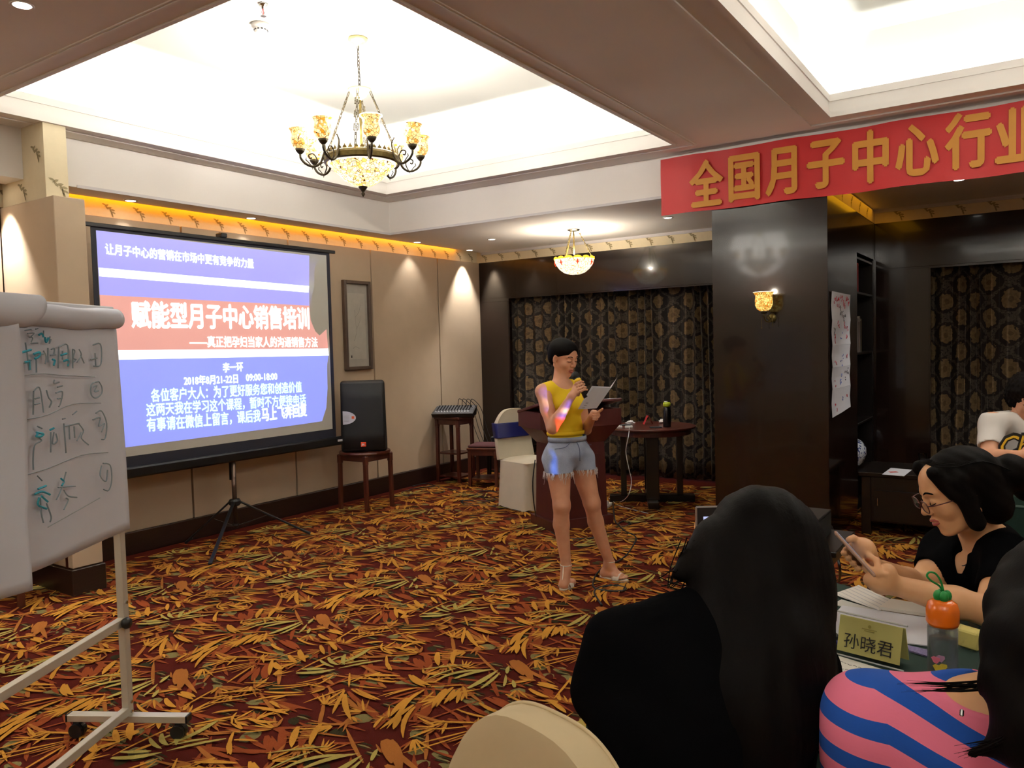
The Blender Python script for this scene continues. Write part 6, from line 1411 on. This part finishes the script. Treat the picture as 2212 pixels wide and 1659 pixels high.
def glasses_person():
    pv = at(2185, 1400, 2.52); pv[2] = .56
    t = thing('person', (pv[0], pv[1], 0), 'person in glasses and black V-neck T-shirt looking at a phone at the table', 'person')
    F = Field((pv[0]-.62, pv[1]-.72, .0), (pv[0]+.38, pv[1]+.35, 1.42), .0055)
    ba = math.radians(62); bf = -RH*math.sin(ba)+NH*math.cos(ba); B3 = frame(bf)      # forward to photo left and towards us
    ns, fs = at(2178, 1205, 2.22), at(2040, 1185, 2.52); nk = at(2128, 1150, 2.40)
    F.ell(at(2130, 1235, 2.42), (.155, .10, .14), frame(bf, (0, 0, 1)), k=.03); F.cap(nk-UZ*.03, ns, .05, .055, k=.05); F.cap(nk-UZ*.03, fs, .05, .052, k=.05)
    for s in (-1, 1): F.ell(at(2105, 1240, 2.34)+B3[0]*s*.07, (.06, .05, .06), B3, k=.04)
    F.ell(at(2150, 1310, 2.47), (.145, .11, .15), B3, k=.05); F.ell(pv, (.17, .14, .14), B3, k=.06); F.ell((at(2150, 1310, 2.47)+pv)/2, (.15, .12, .16), B3, k=.06)
    seated_legs(F, pv, bf, B3[0])
    ne, nw = at(2140, 1322, 2.10), at(1925, 1262, 2.16); fe, fwr = at(1990, 1268, 2.42), at(1884, 1222, 2.26)
    F.chain([ns, ne], [.052, .040], .03); F.chain([fs, fe], [.050, .040], .03)
    CL = F.copy()
    F.chain([ne, ne+(nw-ne)*.35, nw], [.040, .041, .026], .015); F.chain([fe, fe+(fwr-fe)*.3, fwr], [.039, .039, .025], .015)
    # phone plane: seen almost edge on, leaning
    pt, pb = at(1806, 1152, 2.20), at(1886, 1240, 2.16); pu = (pt-pb)/np.linalg.norm(pt-pb); pc_ = (pt+pb)/2
    pf = (RH*.75+UZ*.45+NH*.2); pf -= pu*np.dot(pf, pu); pf /= np.linalg.norm(pf); pw = np.cross(pu, pf)      # pf = screen side
    toC = pw if np.dot(pw, NH) > 0 else -pw
    # far hand: palm behind the screen side, thumb over the screen, fingers round the back (photo left)
    q = pc_-toC*.030-pu*.010; F.chain([fwr, q+pf*.030], [.026, .028], .012); F.ell(q+pf*.028, (.020, .032, .036), (pf, toC, pu), k=.014)
    for i in range(4):
        o = q+pu*(.026-.018*i); finger(F, [o+pf*.014-toC*.012, o-pf*.012-toC*.010, o-pf*.022+toC*.012, o-pf*.016+toC*.030], .0090, .003)
    finger(F, [q+pf*.030+pu*.02, q+pf*.026+pu*.040+toC*.012, q+pf*.014+pu*.046+toC*.026], .0105, .005)
    # near hand cradles the bottom
    q2 = pb+pu*.002+pf*.012; F.chain([nw, at(1905, 1258, 2.155), q2+pf*.02-pu*.02], [.027, .030, .024], .014); F.ell(at(1900, 1252, 2.15), (.045, .024, .028), (RH, NH, UZ), k=.016)
    for i in range(4):
        o = q2-toC*(.026-.017*i)-pu*.008; finger(F, [o+pf*.012-pu*.012, o-pf*.004+pu*.012, o-pf*.010+pu*.034, o-pf*.008+pu*.052], .0076, .002)
    finger(F, [at(1898, 1240, 2.13), q2+pf*.020+pu*.020+toC*.006, q2+pf*.012+pu*.042+toC*.004], .0098, .004)
    hc = at(2066, 1062, 2.30); ha = math.radians(98); hf = (-RH*math.sin(ha)+NH*math.cos(ha))*math.cos(.36)-UZ*math.sin(.36); A = frame(hf)
    F.cap(nk-UZ*.03, hc-UZ*.06-hf*.03, .056, .05, k=.03)
    P = head(F, hc, A, 1.02); F.build('body', skin2, t); face_bits(P, A, 1.02, t)
    # T-shirt
    CL.grow(.010); CL.cut(nk+UZ*.045, (0, 0, -1)); vn = nk+bf*.09-UZ*.02
    CL.ell(nk+bf*.03+UZ*.035, (.070, .080, .055), B3, k=.005, sub=True); CL.cap(nk+bf*.10+UZ*.01, nk+bf*.125-UZ*.10, .045, .006, k=.005, sub=True)
    for s_, e_, tt in ((ns, ne, .52), (fs, fe, .5)):
        d_ = (e_-s_)/np.linalg.norm(e_-s_); p_ = s_+(e_-s_)*tt
        # trim the sleeve below its hem only near the arm
        L_ = np.linalg.norm(e_-p_); CL.cap(p_+d_*.075, e_+d_*.06, .075, .075, k=.0, sub=True)
    CL.wave(lambda x, y, z: .003*np.sin(z*40+x*22+y*15)*np.sin(y*26-z*14)); CL.build('black_tshirt', black_cloth, t)
    H = Field(hc-.24, hc+.24, .005); H.ell(P(0, -.026, .044), (.083, .100, .082), A, k=.01); H.ell(P(0, -.055, .0), (.080, .076, .092), A, k=.03)
    for x in (-1, 1): H.cap(P(x*.070, .010, .05), P(x*.080, .005, -.075), .026, .024, k=.02); H.cap(P(x*.055, .052, .085), P(x*.075, .035, .015), .022, .014, k=.02)
    H.ell(P(0, -.075, -.06), (.075, .055, .065), A, k=.03); H.ell(P(.0, -.155, .0), (.055, .050, .055), A, k=.02); H.ell(P(.02, -.175, -.05), (.035, .03, .05), A, k=.02)
    H.ell(P(0, .105, -.050), (.066, .085, .112), A, k=.012, sub=True)
    H.wave(lambda x, y, z: .0008*np.sin(z*160+(x+y)*90)); H.build('tied_hair', hair_m, t)
    m = MB(); r = random.Random(3)
    for i in range(60):
        a = r.uniform(-1, 1); m.tube(curve_pts([P(a*.06, .05, .105), P(a*.085, 0, .11-.02*abs(a)), P(a*.085, -.07, .08), P(a*.05, -.14, .02)], 4), .0011, 4)
    m.build('hair_strands', hair_m, t, kind='stuff')
    g = thing('eyeglasses', tuple(P(0, .1, 0)), 'thin dark red framed eyeglasses worn by the person at the table', 'glasses'); fm = M_('dark_red_frame', (84, 28, 26), .3)
    lg = NT('lens_glass'); lg.set(col=(.95, .95, .97), trans=1, rough=.02, ior=1.05, alpha=.25)
    m = MB()
    for x in (-1, 1):
        c = P(x*.034, .104, -.002); ring = [c+A[0]*(.027*math.copysign(abs(math.cos(a))**.7, math.cos(a)))+A[2]*(.017*math.copysign(abs(math.sin(a))**.7, math.sin(a))) for a in np.linspace(0, 2*math.pi, 25)[:-1]]
        m.tube(ring, .0017, 6, True); m.tube(curve_pts([P(x*.061, .103, .006), P(x*.078, .085, .006), P(x*.084, .02, .004), P(x*.083, -.01, -.002)], 3), .0018, 6)
        MB().poly(ring, A[1]*.001).build('lens', lg.m, g)
    m.tube(curve_pts([P(-.008, .105, .002), P(0, .108, .006), P(.008, .105, .002)], 3), .0016, 6); m.build('frame', fm, g, True)
    ph = thing('mobile_phone', tuple(pc_), 'pale gold phone held edge-on in both hands by the person in glasses', 'phone')
    MB().obox(pc_, pw, pu, pf, .036, .074, .0042, .003).build('case', M_('rose_gold_case', (196, 160, 140), .35, metal=.3), ph); MB().obox(pc_+pf*.0044, pw, pu, pf, .033, .070, .0004).build('screen', EM('dim_phone_screen', (120, 126, 150), .4), ph)
    m = MB(); m.tube(curve_pts([nk+bf*.02-B3[0]*.055+UZ*.01, nk+bf*.09-B3[0]*.035-UZ*.05, nk+bf*.118-UZ*.085, nk+bf*.09+B3[0]*.035-UZ*.05, nk+bf*.02+B3[0]*.055+UZ*.01], 6), .0018, 5).build('necklace', M_('dark_beads', (60, 50, 48), .3, metal=.5), None, True, label='thin dark bead necklace on the person in glasses', cat='necklace')
glasses_person()

def striped_person():
    pv = at(2150, 1700, 1.12); pv[2] = .56
    t = thing('person', (pv[0], pv[1], 0), 'person in a pink and blue striped top with long black hair, lower right corner', 'person')
    F = Field((pv[0]-.42, pv[1]-.42, .0), (pv[0]+.50, pv[1]+.60, 1.42), .006)
    ls, rs = at(1888, 1560, 1.18), at(2380, 1660, 1.02); nk = at(2155, 1545, 1.10); ax = (rs-ls)/np.linalg.norm(rs-ls); fw = np.cross(UZ, ax); C3 = frame(fw)
    F.ell(at(2085, 1685, 1.13), (.185, .085, .125), C3, k=.03); F.cap(nk-UZ*.015, ls, .052, .056, k=.05); F.cap(nk-UZ*.015, rs, .052, .056, k=.05)
    F.ell(pv+UZ*.18, (.165, .12, .18), C3, k=.06); F.ell(pv, (.175, .14, .12), C3, k=.05)
    le, re = at(1862, 1690, 1.22), at(2420, 1750, 1.15); F.chain([ls, le], [.062, .045], .03); F.chain([rs, re], [.058, .045], .03)
    seated_legs(F, pv, fw, C3[0])
    CL = F.copy(); lw, rw = le+fw*.22+UZ*.04+ax*.08, re+fw*.24+UZ*.04-ax*.06
    F.chain([le, lw], [.042, .026], .015); F.chain([re, rw], [.042, .026], .015)
    for w, s in ((lw, 1), (rw, -1)):
        d_ = fw*.9+ax*s*.3; F.ell(w+d_*.045, (.036, .045, .018), C3, k=.012)
        for i in range(4): F.chain([w+d_*.07+ax*(-.027+.018*i), w+d_*.10+ax*(-.027+.018*i)+UZ*.004, w+d_*.125+ax*(-.025+.017*i)-UZ*.008], [.009, .0085, .007], .004)
        F.chain([w+d_*.03+ax*s*.03, w+d_*.06+ax*s*.05, w+d_*.085+ax*s*.052], [.012, .010, .008], .005)
    hc = at(2325, 1350, 1.04); hf = fw*.9-ax*.25-UZ*.25; A = frame(hf); F.cap(nk-UZ*.02, hc-UZ*.05-A[1]*.02, .056, .05, k=.03); head(F, hc, A); F.build('body', skin2, t)
    CL.grow(.008); CL.ell(nk+UZ*.035+ax*.03, (.072, .065, .050), C3, k=.006, sub=True); nb = at(2078, 1525, 1.06)
    CL.ell(at(2112, 1472, 1.07), (.068, .085, .040), C3, k=.006, sub=True); CL.cut(nk+UZ*.065, (0, 0, -1)); CL.cap(at(2085, 1490, 1.03), at(2078, 1532, 1.03), .028, .003, k=.003, sub=True)
    CL.wave(lambda x, y, z: .0035*np.sin(z*34+x*28)*np.sin(y*22+z*9))
    m = NT('striped_jersey'); g = m.n('ShaderNodeNewGeometry').outputs['Position']; sp = m.n('ShaderNodeSeparateXYZ', {0: m.obj()})
    nz = m.noise(5, 1); rr_ = m.mth('ADD', m.mth('MULTIPLY', sp.outputs[0], float(RH[0])), m.mth('MULTIPLY', sp.outputs[1], float(RH[1]))); r0 = float(np.dot(at(1885, 1500, 1.15)-pv, RH)); hgt = m.mth('ADD', sp.outputs[2], m.mth('MULTIPLY', m.mth('MAXIMUM', m.mth('SUBTRACT', rr_, r0), 0.0), .40)); hgt = m.mth('ADD', hgt, m.mth('MULTIPLY', m.mth('SUBTRACT', nz.outputs[0], .5), .035))
    st = m.mth('GREATER_THAN', m.mth('FRACT', m.mth('MULTIPLY', hgt, 1/.056)), .55); m.set(col=m.mix(st, lin((240, 124, 156)), lin((10, 74, 168))), rough=.9); m.bump(m.noise(300).outputs[0], .2, .001)
    CL.build('striped_top', m.m, t)
    MB().bar(at(2078, 1532, 1.015), at(2077, 1548, 1.012), .005, .003).build('zip_pull', chrome, t)
    H = Field(hc-np.array([.30, .30, .40]), hc+np.array([.2, .25, .17]), .006); P = hfn(hc, A); H.ell(P(0, -.015, .03), (.098, .108, .092), A, k=.01); H.ell(P(0, -.04, -.04), (.095, .08, .10), A, k=.03)
    H.chain([at(2225, 1330, 1.02), at(2195, 1420, .99), at(2165, 1470, .97), at(2125, 1490, .99)], [.052, .034, .016, .005], .03)
    H.chain([at(2265, 1400, .97), at(2240, 1520, .95), at(2195, 1600, .95), at(2100, 1628, .98)], [.050, .028, .018, .005], .03); H.chain([at(2290, 1400, .95), at(2300, 1560, .93), at(2290, 1700, .95)], [.07, .06, .04], .03)
    H.ell(P(0, .11, -.04), (.07, .085, .10), A, k=.02, sub=True); H.wave(lambda x, y, z: .0010*np.sin((x*RH[0]+y*RH[1])*220+z*30)); H.build('long_hair', hair_m, t)
    m = MB(); r = random.Random(8)
    for i in range(16):
        a = at(2210+r.uniform(-30, 20), 1390+r.uniform(-40, 40), .97); m.tube(curve_pts([a, at(2150+r.uniform(-20, 10), 1475+r.uniform(-12, 8), .985), at(r.uniform(1935, 2100), 1480+r.uniform(-12, 18), 1.03)], 5), [.0009]*9+[.0002]*2, 4)
    for i in range(26):
        a = at(2230+r.uniform(-25, 25), 1500+r.uniform(-40, 40), .93); m.tube(curve_pts([a, at(2190+r.uniform(-20, 10), 1590+r.uniform(-10, 10), .93), at(r.uniform(2060, 2140), 1622+r.uniform(-16, 20), .975)], 5), [.001]*9+[.0002]*2, 4)
    m.build('hair_strands', hair_m, t, kind='stuff')
striped_person()

def far_person():
    pv = at(2225, 1010, 4.25); pv[2] = .56
    t = thing('person', (pv[0], pv[1], 0), 'person with short dark curly hair in a printed white T-shirt at the far table', 'person')
    F = Field((pv[0]-.45, pv[1]-.60, .0), (pv[0]+.45, pv[1]+.40, 1.45), .008)
    bf = NH*.95-RH*.3; B3 = frame(bf); ls, rs = at(2145, 915, 4.15), at(2290, 918, 4.25); nk = at(2215, 900, 4.22)
    F.ell(at(2212, 950, 4.2), (.165, .10, .14), B3, k=.03); F.cap(nk-UZ*.02, ls, .05, .055, k=.05); F.cap(nk-UZ*.02, rs, .05, .055, k=.05); F.ell(at(2216, 1000, 4.22), (.15, .11, .16), B3, k=.05); F.ell(pv, (.17, .14, .12), B3, k=.06); F.ell(pv+UZ*.17, (.15, .12, .15), B3, k=.06)
    seated_legs(F, pv, bf, B3[0]); le, re = at(2137, 985, 4.05), at(2290, 985, 4.1); F.chain([ls, le], [.055, .042], .03); F.chain([rs, re], [.055, .042], .03)
    CL = F.copy(); lw, rw = at(2195, 985, 3.88), at(2240, 990, 3.88); F.chain([le, lw], [.040, .028], .015); F.chain([re, rw], [.040, .028], .015)
    for w in (lw, rw):
        F.ell(w+RH*.03, (.04, .024, .026), (RH, NH, UZ), k=.012)
        for i in range(4): F.chain([w+RH*.05+UZ*(.02-.013*i), w+RH*.075+UZ*(.022-.014*i), w+RH*.09+UZ*(.018-.013*i)+NH*.012], [.009, .008, .007], .004)
        F.chain([w+RH*.03+UZ*.02, w+RH*.05+UZ*.045], [.011, .009], .005)
    hc = at(2222, 862, 4.15); A = frame(bf-UZ*.35); F.cap(nk-UZ*.02, hc-UZ*.05, .055, .048, k=.03); P = head(F, hc, A); F.build('body', skin, t); face_bits(P, A, 1, t)
    CL.grow(.012); CL.cut(nk+UZ*.03, (0, 0, -1)); CL.ell(nk+bf*.06+UZ*.02, (.075, .085, .070), B3, k=.006, sub=True)
    for a_, b_ in ((ls, le), (rs, re)): CL.cap(a_+(b_-a_)*1.0, b_+(b_-a_)*.4, .08, .08, k=0, sub=True)
    tee = M_('white_tshirt', (226, 222, 220), .9, var=.02); CL.wave(lambda x, y, z: .004*np.sin(z*30+x*20)); CL.build('white_tshirt', tee, t)
    H = Field(hc-.2, hc+.2, .006); H.ell(P(0, -.02, .05), (.10, .11, .09), A, k=.01); H.ell(P(0, -.04, 0), (.10, .09, .09), A, k=.02); H.ell(P(0, .105, -.05), (.066, .08, .105), A, k=.01, sub=True)
    H.wave(lambda x, y, z: .006*np.sin(x*150)*np.sin(y*140)*np.sin(z*150)); H.build('curly_hair', hair_m, t)
    # printed lettering across the chest
    c = at(2172, 958, 3.98); cc = at(2195, 962, 3.98)
    blk = M_('black_print', (24, 20, 22), .7); yl = M_('gold_script', (232, 190, 50), .6)
    rt_ = B3[0]*-1; n_ = bf; o0 = at(2146, 974, 4.05)+bf*.0
    text('Chic', 'shirt_print', .155, o0+n_*.045-UZ*.02, RH*.98, UZ, blk, t, off=.010, extrude=.004, sx=.9, shear=.35)
    text('Chic', 'shirt_print', .150, o0+n_*.050-UZ*.02, RH*.98, UZ, yl, t, off=-.001, extrude=.004, sx=.9, shear=.35)
    # the table in front
    tc = at(2300, 1060, 3.95); ct = np.array([tc[0]+.25, tc[1]+.0, 0])
    tb = thing('far_table', (ct[0], ct[1], 0), 'far table under a green cloth in front of the white shirted person', 'table'); MB().obox(ct+UZ*.735, X_, Y_, UZ, .60, .24, .012).build('tabletop', blackwood, tb)
    for sx in (-1, 1):
        for sy in (-1, 1): MB().bar(ct+X_*sx*.55+Y_*sy*.19, ct+X_*sx*.55+Y_*sy*.19+UZ*.725, .03).build('leg', black_m, tb)
    tcl(MB(), .61, .25, .75, ct, X_, Y_).build('tablecloth', green_cloth, None, label='green cloth on the far table at the right edge', cat='tablecloth')
    p = onz(2195, 1062, .752); MB().obox(p+UZ*.028, X_, Y_, UZ, .07, .05, .027, .006).build('tissue_box', M_('white_carton', (214, 212, 204), .7), label='white carton on the far green table', cat='box')
    p = at(2188, 1010, 4.0)
far_person()

# chairs the seated people use
def face_of(v): return (v[0], v[1])
covered_chair((5.392, -7.005), (.28, .96), 'cream covered chair back in the foreground, behind the person in black', mat=M_('cream_chair_cover', (206, 186, 150), .95, var=.04, bump=.2, bscale=500, bdist=.0006), h=1.01)
b_ = at(2200, 1400, 2.6); covered_chair((b_[0], b_[1]), (NH*.9-RH*.4)[:2], 'covered chair under the person in glasses', mat=green_cloth)
b_ = at(2180, 1700, 1.10); covered_chair((b_[0], b_[1]), (0.1, 1), 'covered chair under the person in the striped top', h=.86)
b_ = at(2225, 1010, 4.30); covered_chair((b_[0], b_[1]), (NH*.95-RH*.3)[:2], 'covered chair under the person in the white T-shirt')
